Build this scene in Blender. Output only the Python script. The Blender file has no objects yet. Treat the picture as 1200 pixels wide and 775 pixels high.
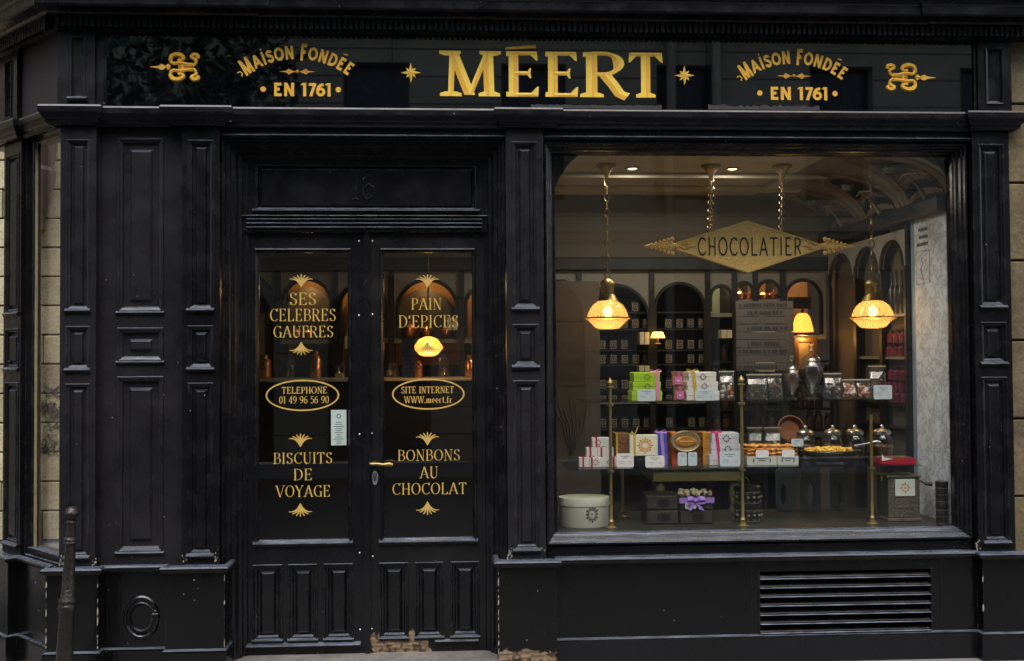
import bpy, bmesh, math, random
from mathutils import Vector, Matrix, Euler
R = math.radians
SC = bpy.context.scene
COL = SC.collection
rnd = random.Random(7)

# ------------------------------------------------------------------ camera, sky, sun, exposure
CAM = (0.0, -5.5, 1.66)
ROT = (R(90 + 1.3), 0.006, R(-3.1))
cd = bpy.data.cameras.new('camera')
cam = bpy.data.objects.new('camera', cd)
COL.objects.link(cam)
cam.location = CAM
cam.rotation_euler = ROT
cd.lens = 36.0
cd.sensor_width = 36.0
cd.clip_end = 500
SC.camera = cam
SUN_EL, SUN_AZ = R(58), R(-25)        # overcast: a weak wide sun over the roofs opposite
world = bpy.data.worlds.new('World')
SC.world = world
world.use_nodes = True
wn = world.node_tree
bg = wn.nodes['Background']
sky = wn.nodes.new('ShaderNodeTexSky')
sky.sky_type = 'NISHITA'
sky.sun_disc = False
sky.sun_elevation = SUN_EL
sky.sun_rotation = R(180) + SUN_AZ
sky.air_density = 1.0
sky.dust_density = 3.0
wn.links.new(sky.outputs[0], bg.inputs[0])
bg.inputs[1].default_value = 0.15
sl = bpy.data.lights.new('sun', 'SUN')
sl.energy = 1.3
sl.angle = R(35)
sl.color = (1.0, 0.98, 0.95)
so = bpy.data.objects.new('sun', sl)
COL.objects.link(so)
sdir = Vector((math.sin(SUN_AZ) * math.cos(SUN_EL), -math.cos(SUN_AZ) * math.cos(SUN_EL), math.sin(SUN_EL)))
so.rotation_euler = sdir.to_track_quat('Z', 'Y').to_euler()
so.location = (0, -6, 9)
SC.view_settings.view_transform = 'Standard'
SC.view_settings.look = 'None'
SC.view_settings.exposure = 1.0
SC.view_settings.gamma = 1.0
SC.cycles.use_denoising = True
SC.cycles.max_bounces = 10
SC.cycles.transparent_max_bounces = 24
SC.cycles.sample_clamp_indirect = 4.0
SC.cycles.caustics_reflective = False
SC.cycles.caustics_refractive = False

_M = Euler(ROT).to_matrix()
def P(px, py, y=0.0):
    """the place on the upright plane Y = y that a measured point of the photograph belongs to"""
    d = _M @ Vector((px - 600.0, 387.5 - py, -1200.0))
    t = (y - CAM[1]) / d.y
    return (CAM[0] + d.x * t, CAM[2] + d.z * t)
def PX(px, y=0.0, py=400): return P(px, py, y)[0]
def PZ(py, y=0.0, px=600): return P(px, py, y)[1]
def PG(px, py, x):
    """same for the upright plane X = x: returns (y, z)"""
    d = _M @ Vector((px - 600.0, 387.5 - py, -1200.0))
    t = (x - CAM[0]) / d.x
    return (CAM[1] + d.y * t, CAM[2] + d.z * t)

# ------------------------------------------------------------------ materials
MATS = {}
def nm(name):
    m = bpy.data.materials.new(name); m.use_nodes = True
    MATS[name] = m
    return m, m.node_tree.nodes, m.node_tree.links, m.node_tree.nodes['Principled BSDF']
def mat(name, col, rough=0.5, metal=0.0, var=0.12, scale=8.0, bump=0.0, bscale=60.0, coat=0.0, emis=None, estr=0.0, spec=0.5, rvar=0.1):
    m, N, L, b = nm(name)
    tc = N.new('ShaderNodeTexCoord'); n = N.new('ShaderNodeTexNoise')
    n.inputs['Scale'].default_value = scale; n.inputs['Detail'].default_value = 6
    L.new(tc.outputs['Object'], n.inputs['Vector'])
    mx = N.new('ShaderNodeMix'); mx.data_type = 'RGBA'
    mx.inputs[6].default_value = (*[c * (1 - var) for c in col], 1)
    mx.inputs[7].default_value = (*[min(1, c * (1 + var)) for c in col], 1)
    L.new(n.outputs['Fac'], mx.inputs[0]); L.new(mx.outputs[2], b.inputs['Base Color'])
    mr = N.new('ShaderNodeMapRange'); mr.inputs[3].default_value = max(0.02, rough - rvar); mr.inputs[4].default_value = min(1, rough + rvar)
    L.new(n.outputs['Fac'], mr.inputs[0]); L.new(mr.outputs[0], b.inputs['Roughness'])
    b.inputs['Metallic'].default_value = metal
    b.inputs['Specular IOR Level'].default_value = spec
    b.inputs['Coat Weight'].default_value = coat
    b.inputs['Coat Roughness'].default_value = 0.15
    if bump:
        n2 = N.new('ShaderNodeTexNoise'); n2.inputs['Scale'].default_value = bscale; n2.inputs['Detail'].default_value = 4
        L.new(tc.outputs['Object'], n2.inputs['Vector'])
        bp = N.new('ShaderNodeBump'); bp.inputs['Strength'].default_value = bump; bp.inputs['Distance'].default_value = 0.01
        L.new(n2.outputs['Fac'], bp.inputs['Height']); L.new(bp.outputs[0], b.inputs['Normal'])
    if emis:
        b.inputs['Emission Color'].default_value = (*emis, 1); b.inputs['Emission Strength'].default_value = estr
    return m

def paint(name, col, rough=0.24, chips=0.6, wear=(0.52, 0.5, 0.47), bare=None, sky_sheen=.45):
    """old black gloss paint over wood: brush grain, painted sky sheen, worn arrises, small chips"""
    m, N, L, b = nm(name)
    g = N.new('ShaderNodeNewGeometry')
    def noise(scale, det=5, vec=None):
        n = N.new('ShaderNodeTexNoise'); n.inputs['Scale'].default_value = scale; n.inputs['Detail'].default_value = det
        L.new(vec or g.outputs['Position'], n.inputs['Vector']); return n
    def rng(src, a, c, lo=0.0, hi=1.0):
        r = N.new('ShaderNodeMapRange'); r.inputs[1].default_value = a; r.inputs[2].default_value = c
        r.inputs[3].default_value = lo; r.inputs[4].default_value = hi; L.new(src, r.inputs[0]); return r.outputs[0]
    def math_(op, a, c):
        k = N.new('ShaderNodeMath'); k.operation = op
        for i, s in enumerate((a, c)):
            if isinstance(s, (int, float)): k.inputs[i].default_value = s
            else: L.new(s, k.inputs[i])
        return k.outputs[0]
    def mixc(f, a, c):
        k = N.new('ShaderNodeMix'); k.data_type = 'RGBA'
        if isinstance(f, (int, float)): k.inputs[0].default_value = f
        else: L.new(f, k.inputs[0])
        for i, s in ((6, a), (7, c)):
            if isinstance(s, tuple): k.inputs[i].default_value = (*s, 1)
            else: L.new(s, k.inputs[i])
        return k.outputs[2]
    big = noise(1.7); mid = noise(9); fine = noise(140, 3); grit = noise(430, 2)
    bv = N.new('ShaderNodeBevel'); bv.samples = 4; bv.inputs['Radius'].default_value = 0.0022
    dt = N.new('ShaderNodeVectorMath'); dt.operation = 'DOT_PRODUCT'
    L.new(bv.outputs[0], dt.inputs[0]); L.new(g.outputs['Normal'], dt.inputs[1])
    edge = rng(dt.outputs['Value'], 0.985, 0.86)
    c = mixc(rng(big.outputs['Fac'], .35, .65), tuple(v * .75 for v in col), tuple(v * 1.3 for v in col))
    c = mixc(math_('MULTIPLY', rng(grit.outputs['Fac'], .5, .8), .12), c, (.10, .10, .11))
    # bluish sky sheen put into the colour of faces that look up
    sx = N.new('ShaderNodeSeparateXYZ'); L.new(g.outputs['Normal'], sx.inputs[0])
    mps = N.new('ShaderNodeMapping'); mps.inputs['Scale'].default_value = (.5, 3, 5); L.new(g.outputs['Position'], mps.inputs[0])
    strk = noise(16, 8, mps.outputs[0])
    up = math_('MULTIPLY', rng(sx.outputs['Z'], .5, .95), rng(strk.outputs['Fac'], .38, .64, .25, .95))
    c = mixc(math_('MULTIPLY', up, sky_sheen), c, (.26, .315, .42))
    wearm = math_('MULTIPLY', edge, math_('MULTIPLY', rng(mid.outputs['Fac'], .50, .58), rng(fine.outputs['Fac'], .44, .52)))
    spk = noise(70, 1)
    chip = math_('MULTIPLY', rng(spk.outputs['Fac'], .83 - .04 * chips, .845 - .04 * chips), rng(big.outputs['Fac'], .42, .5))
    f = math_('MAXIMUM', math_('MULTIPLY', wearm, .4 * chips + .08), chip)
    c = mixc(f, c, wear)
    rr = rng(mid.outputs['Fac'], .3, .7, rough - .07, rough + .12)
    L.new(math_('ADD', rr, math_('MULTIPLY', f, .3)), b.inputs['Roughness'])
    if bare:
        # a patch where the paint has rubbed away to the wood; bare = (x0, x1, z0, z1)
        sp = N.new('ShaderNodeSeparateXYZ'); L.new(g.outputs['Position'], sp.inputs[0])
        x0, x1, z0, z1 = bare
        wob = math_('MULTIPLY', math_('SUBTRACT', noise(14, 6).outputs['Fac'], .5), .16)
        wz = math_('MULTIPLY', math_('SUBTRACT', noise(22, 6).outputs['Fac'], .5), .09)
        xx = math_('ADD', sp.outputs['X'], wob); zz = math_('ADD', sp.outputs['Z'], wz)
        mk = math_('MULTIPLY', rng(xx, x1, x1 - .01), rng(zz, z1, z1 - .008))
        mk = math_('MULTIPLY', mk, math_('MULTIPLY', rng(xx, x0 - .01, x0), rng(zz, z0 - .01, z0)))
        mk = math_('MULTIPLY', mk, rng(noise(33, 6).outputs['Fac'], .40, .50, .25, 1.0))
        wv = N.new('ShaderNodeTexNoise'); wv.inputs['Scale'].default_value = 40; wv.inputs['Detail'].default_value = 8
        mp = N.new('ShaderNodeMapping'); mp.inputs['Scale'].default_value = (.3, 1, 2.2); L.new(g.outputs['Position'], mp.inputs[0]); L.new(mp.outputs[0], wv.inputs[0])
        wood = mixc(rng(wv.outputs['Fac'], .35, .65), (.10, .07, .045), (.36, .25, .15))
        c = mixc(mk, c, wood)
    L.new(c, b.inputs['Base Color'])
    b.inputs['Specular IOR Level'].default_value = .42
    bp = N.new('ShaderNodeBump'); bp.inputs['Strength'].default_value = .22; bp.inputs['Distance'].default_value = .004
    mpz = N.new('ShaderNodeMapping'); mpz.inputs['Scale'].default_value = (1, 1, .22); L.new(g.outputs['Position'], mpz.inputs[0])
    br = noise(60, 6, mpz.outputs[0])
    hsum = math_('ADD', br.outputs['Fac'], math_('MULTIPLY', f, -.8))
    L.new(hsum, bp.inputs['Height']); L.new(bv.outputs[0], bp.inputs['Normal']); L.new(bp.outputs[0], b.inputs['Normal'])
    return m

def glass(name, f0=.055, tint=(1, 1, 1), rough=0.0, dirt=0.0):
    m = bpy.data.materials.new(name); m.use_nodes = True; MATS[name] = m
    N, L = m.node_tree.nodes, m.node_tree.links
    N.remove(N['Principled BSDF'])
    out = N['Material Output']
    tr = N.new('ShaderNodeBsdfTransparent'); tr.inputs[0].default_value = (*tint, 1)
    gl = N.new('ShaderNodeBsdfGlossy'); gl.inputs['Roughness'].default_value = rough
    lw = N.new('ShaderNodeLayerWeight'); lw.inputs[0].default_value = .5
    pw = N.new('ShaderNodeMath'); pw.operation = 'POWER'; pw.inputs[1].default_value = 5; L.new(lw.outputs['Facing'], pw.inputs[0])
    ma = N.new('ShaderNodeMath'); ma.operation = 'MULTIPLY_ADD'; ma.inputs[1].default_value = 1 - f0; ma.inputs[2].default_value = f0
    L.new(pw.outputs[0], ma.inputs[0])
    mx = N.new('ShaderNodeMixShader'); L.new(ma.outputs[0], mx.inputs[0]); L.new(tr.outputs[0], mx.inputs[1]); L.new(gl.outputs[0], mx.inputs[2])
    src = mx.outputs[0]
    if dirt:
        df = N.new('ShaderNodeBsdfDiffuse'); df.inputs[0].default_value = (.5, .48, .42, 1)
        n = N.new('ShaderNodeTexNoise'); n.inputs['Scale'].default_value = 2.2; n.inputs['Detail'].default_value = 9
        g = N.new('ShaderNodeNewGeometry'); L.new(g.outputs['Position'], n.inputs['Vector'])
        r = N.new('ShaderNodeMapRange'); r.inputs[1].default_value = .35; r.inputs[2].default_value = .75; r.inputs[3].default_value = dirt * .3; r.inputs[4].default_value = dirt
        L.new(n.outputs['Fac'], r.inputs[0])
        m2 = N.new('ShaderNodeMixShader'); L.new(r.outputs[0], m2.inputs[0]); L.new(src, m2.inputs[1]); L.new(df.outputs[0], m2.inputs[2]); src = m2.outputs[0]
    L.new(src, out.inputs[0])
    return m

def stone(name, c1, c2, scale=3.0, streak=True):
    m, N, L, b = nm(name)
    g = N.new('ShaderNodeNewGeometry')
    n = N.new('ShaderNodeTexNoise'); n.inputs['Scale'].default_value = scale; n.inputs['Detail'].default_value = 10; n.inputs['Roughness'].default_value = .65
    L.new(g.outputs['Position'], n.inputs['Vector'])
    cr = N.new('ShaderNodeValToRGB'); cr.color_ramp.elements[0].position = .3; cr.color_ramp.elements[1].position = .72
    cr.color_ramp.elements[0].color = (*c1, 1); cr.color_ramp.elements[1].color = (*c2, 1)
    L.new(n.outputs['Fac'], cr.inputs[0])
    n2 = N.new('ShaderNodeTexNoise'); n2.inputs['Scale'].default_value = 45; n2.inputs['Detail'].default_value = 6
    L.new(g.outputs['Position'], n2.inputs['Vector'])
    mx = N.new('ShaderNodeMix'); mx.data_type = 'RGBA'; mx.blend_type = 'MULTIPLY'; mx.inputs[0].default_value = .55
    rr = N.new('ShaderNodeMapRange'); rr.inputs[1].default_value = .3; rr.inputs[2].default_value = .6; rr.inputs[3].default_value = .45
    L.new(n2.outputs['Fac'], rr.inputs[0]); L.new(cr.outputs[0], mx.inputs[6]); L.new(rr.outputs[0], mx.inputs[7])
    oi = N.new('ShaderNodeObjectInfo')
    hs = N.new('ShaderNodeHueSaturation'); L.new(mx.outputs[2], hs.inputs['Color'])
    mr = N.new('ShaderNodeMapRange'); mr.inputs[3].default_value = .82; mr.inputs[4].default_value = 1.15; L.new(oi.outputs['Random'], mr.inputs[0]); L.new(mr.outputs[0], hs.inputs['Value'])
    L.new(hs.outputs[0], b.inputs['Base Color'])
    b.inputs['Roughness'].default_value = .9
    bp = N.new('ShaderNodeBump'); bp.inputs['Strength'].default_value = .5; bp.inputs['Distance'].default_value = .01
    L.new(n2.outputs['Fac'], bp.inputs['Height']); L.new(bp.outputs[0], b.inputs['Normal'])
    return m

def marble(name):
    m, N, L, b = nm(name)
    g = N.new('ShaderNodeNewGeometry')
    mp = N.new('ShaderNodeMapping'); mp.inputs['Rotation'].default_value = (.5, .3, .2); L.new(g.outputs['Position'], mp.inputs[0])
    n = N.new('ShaderNodeTexNoise'); n.inputs['Scale'].default_value = 11; n.inputs['Detail'].default_value = 12; n.inputs['Distortion'].default_value = .5; n.inputs['Roughness'].default_value = .7
    L.new(mp.outputs[0], n.inputs['Vector'])
    cr = N.new('ShaderNodeValToRGB'); e = cr.color_ramp.elements
    e[0].position = .40; e[0].color = (.70, .78, .84, 1); e[1].position = .62; e[1].color = (.74, .82, .88, 1)
    k = cr.color_ramp.elements.new(.5); k.color = (.34, .34, .35, 1)
    k = cr.color_ramp.elements.new(.475); k.color = (.62, .68, .72, 1)
    k = cr.color_ramp.elements.new(.53); k.color = (.66, .72, .76, 1)
    L.new(n.outputs['Fac'], cr.inputs[0]); L.new(cr.outputs[0], b.inputs['Base Color'])
    b.inputs['Roughness'].default_value = .6
    return m

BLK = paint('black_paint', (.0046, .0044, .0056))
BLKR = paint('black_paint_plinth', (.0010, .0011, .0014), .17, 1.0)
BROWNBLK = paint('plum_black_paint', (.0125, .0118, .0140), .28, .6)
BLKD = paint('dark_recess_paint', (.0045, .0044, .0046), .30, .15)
BLK2 = None
SIGNG = mat('black_sign_glass', (.0015, .0015, .002), .012, var=.2, coat=0, spec=1.0, rvar=.008)
SIGNG.node_tree.nodes['Principled BSDF'].inputs['IOR'].default_value = 1.75
GOLD = mat('gold_leaf', (.82, .45, .035), .55, .0, .15, 30, .3, 160)
GOLD2 = mat('gold_leaf_dark', (.62, .29, .02), .55, .0, .2, 30, .3, 160)
GOLD3 = mat('gold_leaf_light', (.95, .62, .07), .55, .0, .12, 30, .3, 160)
GOLDT = mat('gilt_lettering', (.54, .36, .09), .5, .0, .18, 25)
BRASS = mat('aged_brass', (.36, .27, .10), .40, .85, .3, 20, .2, 90)
PLAQ = mat('plaque_gilt_sheet', (.84, .54, .14), .5, .0, .22, 14, .6, 90)
DKINK = mat('dark_letter_paint', (.015, .012, .008), .5)
IRON = mat('cast_iron_brown', (.030, .022, .021), .27, .35, .5, 25, .5, 70)
STEEL = mat('brushed_steel', (.55, .55, .55), .3, .9)
SCREW = mat('screw_steel', (.6, .6, .6), .35, .8)
GLASS = glass('window_glass', .065, (.985, .98, .965), dirt=.003)
SGLASS = glass('shelf_glass', .05, (.86, .93, .88))
JGLASS = glass('jar_glass', .10, (.94, .95, .95), .0, .012)
CELLO = glass('cellophane', .16, (.93, .93, .93), .12, .06)
STONE = stone('limestone', (.075, .058, .030), (.215, .165, .085), 3.5)
STONEL = stone('pale_limestone', (.34, .30, .19), (.60, .54, .36), 2.0)
STONEO = stone('street_limestone', (.33, .28, .19), (.52, .45, .32), 1.2)
ASPH = mat('asphalt', (.05, .05, .052), .85, bump=.6, bscale=220, scale=2)
PAVE = mat('pavement_granite', (.17, .165, .155), .8, bump=.5, bscale=120, scale=3)
CEILM = mat('cream_ceiling', (.52, .49, .40), .8)
CREAM = mat('cream_spandrel', (.25, .24, .205), .7)
WOODK = mat('ebonised_wood', (.009, .007, .006), .55, var=.3)
WOODB = mat('brown_wood', (.10, .05, .025), .45, var=.4, scale=12)
WALLD = mat('olive_brown_wall', (.085, .07, .048), .8)
FLOORM = mat('shop_floor_dark', (.04, .035, .032), .35)
SILLM = paint('sill_paint', (.006, .006, .007), .16, 1.0, sky_sheen=.10)
BLKV = paint('vent_slat_paint', (.004, .004, .0045), .20, .0, sky_sheen=.0)
MARB = marble('grey_veined_marble')
BLUEG = mat('blue_grey_trim', (.22, .31, .41), .5)
WHITE = mat('white_card', (.74, .74, .71), .6, var=.04)
CARD = mat('pale_blue_card', (.52, .62, .64), .6, var=.04)
INK = mat('print_ink', (.05, .05, .055), .6)
def cmat(n, c, r=.55, **k): return mat(n, c, r, var=.08, **k)

# ------------------------------------------------------------------ mesh helpers
WLOC = {}
class MB:
    def __init__(s, xf=None):
        s.v, s.f, s.mi, s.xf = [], [], [], xf
    def add(s, vs, fs, mi=0):
        n = len(s.v)
        s.v += [tuple(s.xf @ Vector(v)) if s.xf else tuple(v) for v in vs]
        s.f += [tuple(i + n for i in f) for f in fs]
        s.mi += [mi] * len(fs)
        return s
    def box(s, x0, x1, y0, y1, z0, z1, mi=0, ch=0.0):
        if x0 > x1: x0, x1 = x1, x0
        if y0 > y1: y0, y1 = y1, y0
        if z0 > z1: z0, z1 = z1, z0
        if ch:
            return s.cbox(x0, x1, y0, y1, z0, z1, ch, mi)
        vs = [(x, y, z) for z in (z0, z1) for x, y in ((x0, y0), (x1, y0), (x1, y1), (x0, y1))]
        return s.add(vs, [(3, 2, 1, 0), (4, 5, 6, 7), (0, 1, 5, 4), (1, 2, 6, 5), (2, 3, 7, 6), (3, 0, 4, 7)], mi)
    def cbox(s, x0, x1, y0, y1, z0, z1, c, mi=0):
        lv = [(z0, c), (z0 + c, 0), (z1 - c, 0), (z1, c)]
        vs, fs = [], []
        for z, i in lv:
            vs += [(x0 + i, y0 + i, z), (x1 - i, y0 + i, z), (x1 - i, y1 - i, z), (x0 + i, y1 - i, z)]
        fs.append((3, 2, 1, 0)); fs.append((12, 13, 14, 15))
        for k in range(3):
            for j in range(4):
                a, b = k * 4 + j, k * 4 + (j + 1) % 4
                fs.append((a, b, b + 4, a + 4))
        return s.add(vs, fs, mi)
    def lathe(s, cx, cy, prof, n=24, mi=0, a0=0.0, sx=1.0, sy=1.0, rib=0.0):
        """prof: list of (r, z)"""
        vs, fs = [], []
        for r, z in prof:
            for i in range(n):
                a = a0 + 2 * math.pi * i / n
                rr = r * (1 + (rib if i % 2 else 0))
                vs.append((cx + rr * math.cos(a) * sx, cy + rr * math.sin(a) * sy, z))
        for k in range(len(prof) - 1):
            for i in range(n):
                j = (i + 1) % n
                fs.append((k * n + i, k * n + j, (k + 1) * n + j, (k + 1) * n + i))
        fs.append(tuple(reversed(range(n)))); m = (len(prof) - 1) * n
        fs.append(tuple(range(m, m + n)))
        return s.add(vs, fs, mi)
    def tube(s, pts, r, n=8, mi=0, closed=False):
        pts = [Vector(p) for p in pts]; vs, fs = [], []; N = len(pts)
        ref = Vector((0, 0, 1))
        for i, p in enumerate(pts):
            if closed: d = pts[(i + 1) % N] - pts[i - 1]
            else: d = pts[min(i + 1, N - 1)] - pts[max(i - 1, 0)]
            d.normalize()
            if abs(d.dot(ref)) > .95: ref = Vector((0, 1, 0)) if abs(d.y) < .9 else Vector((1, 0, 0))
            a = d.cross(ref).normalized(); b = a.cross(d)
            rr = r[i] if isinstance(r, (list, tuple)) else r
            for k in range(n):
                t = 2 * math.pi * k / n
                vs.append(p + (a * math.cos(t) + b * math.sin(t)) * rr)
        for i in range(N if closed else N - 1):
            for k in range(n):
                j = (k + 1) % n; q = (i + 1) % N
                fs.append((i * n + k, i * n + j, q * n + j, q * n + k))
        if not closed:
            fs.append(tuple(reversed(range(n)))); fs.append(tuple(range((N - 1) * n, N * n)))
        return s.add(vs, fs, mi)
    def ball(s, c, r, n=10, mi=0, sz=1.0, jit=0.0):
        prof = []
        m = max(4, n // 2)
        for k in range(m + 1):
            t = -math.pi / 2 + math.pi * k / m
            prof.append((max(.0001, r * math.cos(t)) * (1 + jit * rnd.uniform(-1, 1)), c[2] + r * math.sin(t) * sz))
        return s.lathe(c[0], c[1], prof, n, mi)
    def prism(s, poly, y0, y1, mi=0):
        """poly: (x, z) outline; stands between depths y0 (front) and y1"""
        n = len(poly)
        vs = [(x, y0, z) for x, z in poly] + [(x, y1, z) for x, z in poly]
        fs = [tuple(range(n)), tuple(reversed(range(n, 2 * n)))]
        for i in range(n):
            j = (i + 1) % n
            fs.append((j, i, i + n, j + n))
        return s.add(vs, fs, mi)
    def rings(s, x0, x1, z0, z1, prof, cap=True, mi=0):
        """nested rectangles; prof = [(inset, y)...] from outside in"""
        vs, fs = [], []
        for i, y in prof:
            vs += [(x0 + i, y, z0 + i), (x1 - i, y, z0 + i), (x1 - i, y, z1 - i), (x0 + i, y, z1 - i)]
        for k in range(len(prof) - 1):
            for j in range(4):
                a, b = k * 4 + j, k * 4 + (j + 1) % 4
                fs.append((a, b, b + 4, a + 4))
        if cap:
            m = (len(prof) - 1) * 4; fs.append((m, m + 1, m + 2, m + 3))
        return s.add(vs, fs, mi)
    def sweep(s, path, prof, mi=0, closed=False):
        """prof = [(out, z)...]; path = plan points, outward is to the right-hand side of travel along +x (towards -y)"""
        P_ = [Vector(p) for p in path]; n = len(P_); vs, fs = [], []
        for i in range(n):
            d0 = (P_[i] - P_[i - 1]).normalized() if i > 0 else None
            d1 = (P_[i + 1] - P_[i]).normalized() if i < n - 1 else None
            if d0 is None: d0 = d1
            if d1 is None: d1 = d0
            n0, n1 = Vector((d0.y, -d0.x)), Vector((d1.y, -d1.x))
            m = (n0 + n1)
            if m.length < 1e-6: m = n0
            m.normalize(); k = 1 / max(.35, m.dot(n0))
            for o, z in prof:
                vs.append((P_[i].x + m.x * o * k, P_[i].y + m.y * o * k, z))
        q = len(prof)
        for i in range(n - 1):
            for j in range(q - 1):
                a = i * q + j
                fs.append((a, a + q, a + q + 1, a + 1))
            fs.append((i * q + q - 1, (i + 1) * q + q - 1, (i + 1) * q, i * q))
        fs.append(tuple(range(q))); fs.append(tuple(reversed(range((n - 1) * q, n * q))))
        return s.add(vs, fs, mi)
    def build(s, name, m, parent=None, smooth=False, label=None, cat=None, group=None, kind=None, recalc=True, loc=None):
        me = bpy.data.meshes.new(name)
        xs = [v[0] for v in s.v]; ys = [v[1] for v in s.v]; zs = [v[2] for v in s.v]
        if parent is not None:
            pw = WLOC[parent.name]
            org = pw if loc is None else loc
        else:
            pw = (0, 0, 0)
            org = loc or ((min(xs) + max(xs)) / 2, (min(ys) + max(ys)) / 2, min(zs))
        me.from_pydata([(v[0] - org[0], v[1] - org[1], v[2] - org[2]) for v in s.v], [], s.f)
        ms = m if isinstance(m, (list, tuple)) else [m]
        for q in ms: me.materials.append(q)
        if len(ms) > 1: me.polygons.foreach_set('material_index', s.mi)
        if recalc:
            bm = bmesh.new(); bm.from_mesh(me); bmesh.ops.recalc_face_normals(bm, faces=bm.faces); bm.to_mesh(me); bm.free()
        if smooth:
            me.polygons.foreach_set('use_smooth', [True] * len(me.polygons))
            try: me.set_sharp_from_angle(angle=R(38))
            except Exception: pass
        o = bpy.data.objects.new(name, me); COL.objects.link(o)
        o.location = (org[0] - pw[0], org[1] - pw[1], org[2] - pw[2])
        WLOC[o.name] = org
        if parent is not None: o.parent = parent
        tag(o, label, cat, group, kind)
        return o
def tag(o, label=None, cat=None, group=None, kind=None):
    if label: o['label'] = label
    if cat: o['category'] = cat
    if group: o['group'] = group
    if kind: o['kind'] = kind
    return o
def thing(name, label, cat, loc, group=None, kind=None):
    o = bpy.data.objects.new(name, None); COL.objects.link(o)
    o.location = loc; o.empty_display_size = .1
    WLOC[o.name] = tuple(loc)
    return tag(o, label, cat, group, kind)
def sub(name, parent, loc=None):
    """an Empty part under a thing"""
    o = bpy.data.objects.new(name, None); COL.objects.link(o)
    loc = loc or WLOC[parent.name]; pw = WLOC[parent.name]
    o.location = tuple(loc[i] - pw[i] for i in range(3)); o.parent = parent
    WLOC[o.name] = tuple(loc)
    return o

def arched(u0, u1, z0, z1, a0, a1, zs, n=18, zb=None):
    """outline faces of a rectangle u0..u1 x z0..z1 with a round-headed opening a0..a1 springing at zs; returns front polygons"""
    r = (a1 - a0) / 2; c = (a0 + a1) / 2
    arc = [(c + r * math.cos(math.pi - math.pi * i / n), zs + r * math.sin(math.pi - math.pi * i / n)) for i in range(n + 1)]
    polys = []
    zb = z0 if zb is None else zb
    if a0 - u0 > 1e-4: polys.append([(u0, zb), (a0, zb), (a0, zs), (u0, zs)])
    if u1 - a1 > 1e-4: polys.append([(a1, zb), (u1, zb), (u1, zs), (a1, zs)])
    h = n // 2
    polys.append([(u0, zs)] + arc[:h + 1] + [(c, z1), (u0, z1)])
    polys.append(arc[h:] + [(u1, zs), (u1, z1), (c, z1)])
    return polys, arc

# ------------------------------------------------------------------ lettering (own skeleton alphabet)
def arc(cx, cy, rx, ry, a0, a1, n=14):
    return [(cx + rx * math.cos(R(a0 + (a1 - a0) * i / n)), cy + ry * math.sin(R(a0 + (a1 - a0) * i / n))) for i in range(n + 1)]
def bez(p0, p1, p2, p3, n=12):
    o = []
    for i in range(n + 1):
        t = i / n; u = 1 - t
        o.append(tuple(u**3 * p0[k] + 3*u*u*t * p1[k] + 3*u*t*t * p2[k] + t**3 * p3[k] for k in (0, 1)))
    return o
# glyph: (advance, strokes[(points, width override or None)], serifs[(x, y)], beaks[(x, y, dy)])
_G = {}
def g(ch, w, st, se=(), be=()): _G[ch] = (w, [(s if isinstance(s, tuple) and isinstance(s[1], str) else (s, None)) for s in st], list(se), list(be))
g('A', .80, [[(.08, 0), (.40, 1)], [(.40, 1), (.72, 0)], [(.19, .33), (.62, .33)]], [(.08, 0), (.72, 0)])
g('B', .70, [[(.16, 0), (.16, 1)], [(.16, .97), (.36, .97)] + arc(.36, .75, .21, .22, 90, -90) + [(.16, .53)], [(.16, .53), (.38, .53)] + arc(.38, .28, .25, .25, 90, -90) + [(.16, .03)]], [(.12, 0), (.12, 1)])
g('C', .76, [arc(.44, .5, .34, .48, 42, 318, 26)], [], [(.70, .80, .24), (.70, .16, -.05)])
g('D', .80, [[(.16, 0), (.16, 1)], [(.16, .97), (.34, .97)] + arc(.34, .5, .36, .47, 90, -90, 20) + [(.16, .03)]], [(.12, 0), (.12, 1)])
g('E', .68, [[(.16, 0), (.16, 1)], [(.16, .97), (.58, .97)], [(.16, .52), (.46, .52)], [(.16, .03), (.60, .03)]], [(.12, 0), (.12, 1)], [(.58, .97, -.2), (.46, .52, -.11), (.46, .52, .11), (.60, .03, .22)])
g('F', .62, [[(.16, 0), (.16, 1)], [(.16, .97), (.56, .97)], [(.16, .50), (.44, .50)]], [(.16, 0), (.12, 1)], [(.56, .97, -.2), (.44, .5, -.11), (.44, .5, .11)])
g('G', .80, [arc(.44, .5, .34, .48, 42, 300, 26), [(.68, .0), (.68, .42)]], [(.66, .42)], [(.68, .80, .22)])
g('H', .80, [[(.16, 0), (.16, 1)], [(.64, 0), (.64, 1)], [(.16, .5), (.64, .5)]], [(.16, 0), (.16, 1), (.64, 0), (.64, 1)])
g('I', .34, [[(.17, 0), (.17, 1)]], [(.17, 0), (.17, 1)])
g('L', .64, [[(.16, 0), (.16, 1)], [(.16, .03), (.58, .03)]], [(.12, 0), (.16, 1)], [(.58, .03, .24)])
g('M', .98, [([(.15, 0), (.18, 1)], 't'), ([(.18, 1), (.48, .03)], 'T'), ([(.48, .03), (.80, 1)], 't'), ([(.80, 1), (.82, 0)], 'T')], [(.15, 0), (.82, 0), (.14, 1), (.84, 1)])
g('N', .80, [([(.15, 0), (.15, 1)], 't'), ([(.15, 1), (.66, 0)], 'T'), ([(.66, 0), (.66, 1)], 't')], [(.15, 0), (.12, 1), (.66, 1)])
g('O', .84, [arc(.42, .5, .34, .48, 0, 360, 32)])
g('P', .66, [[(.16, 0), (.16, 1)], [(.16, .97), (.34, .97)] + arc(.34, .72, .24, .25, 90, -90) + [(.16, .47)]], [(.16, 0), (.12, 1)])
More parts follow.
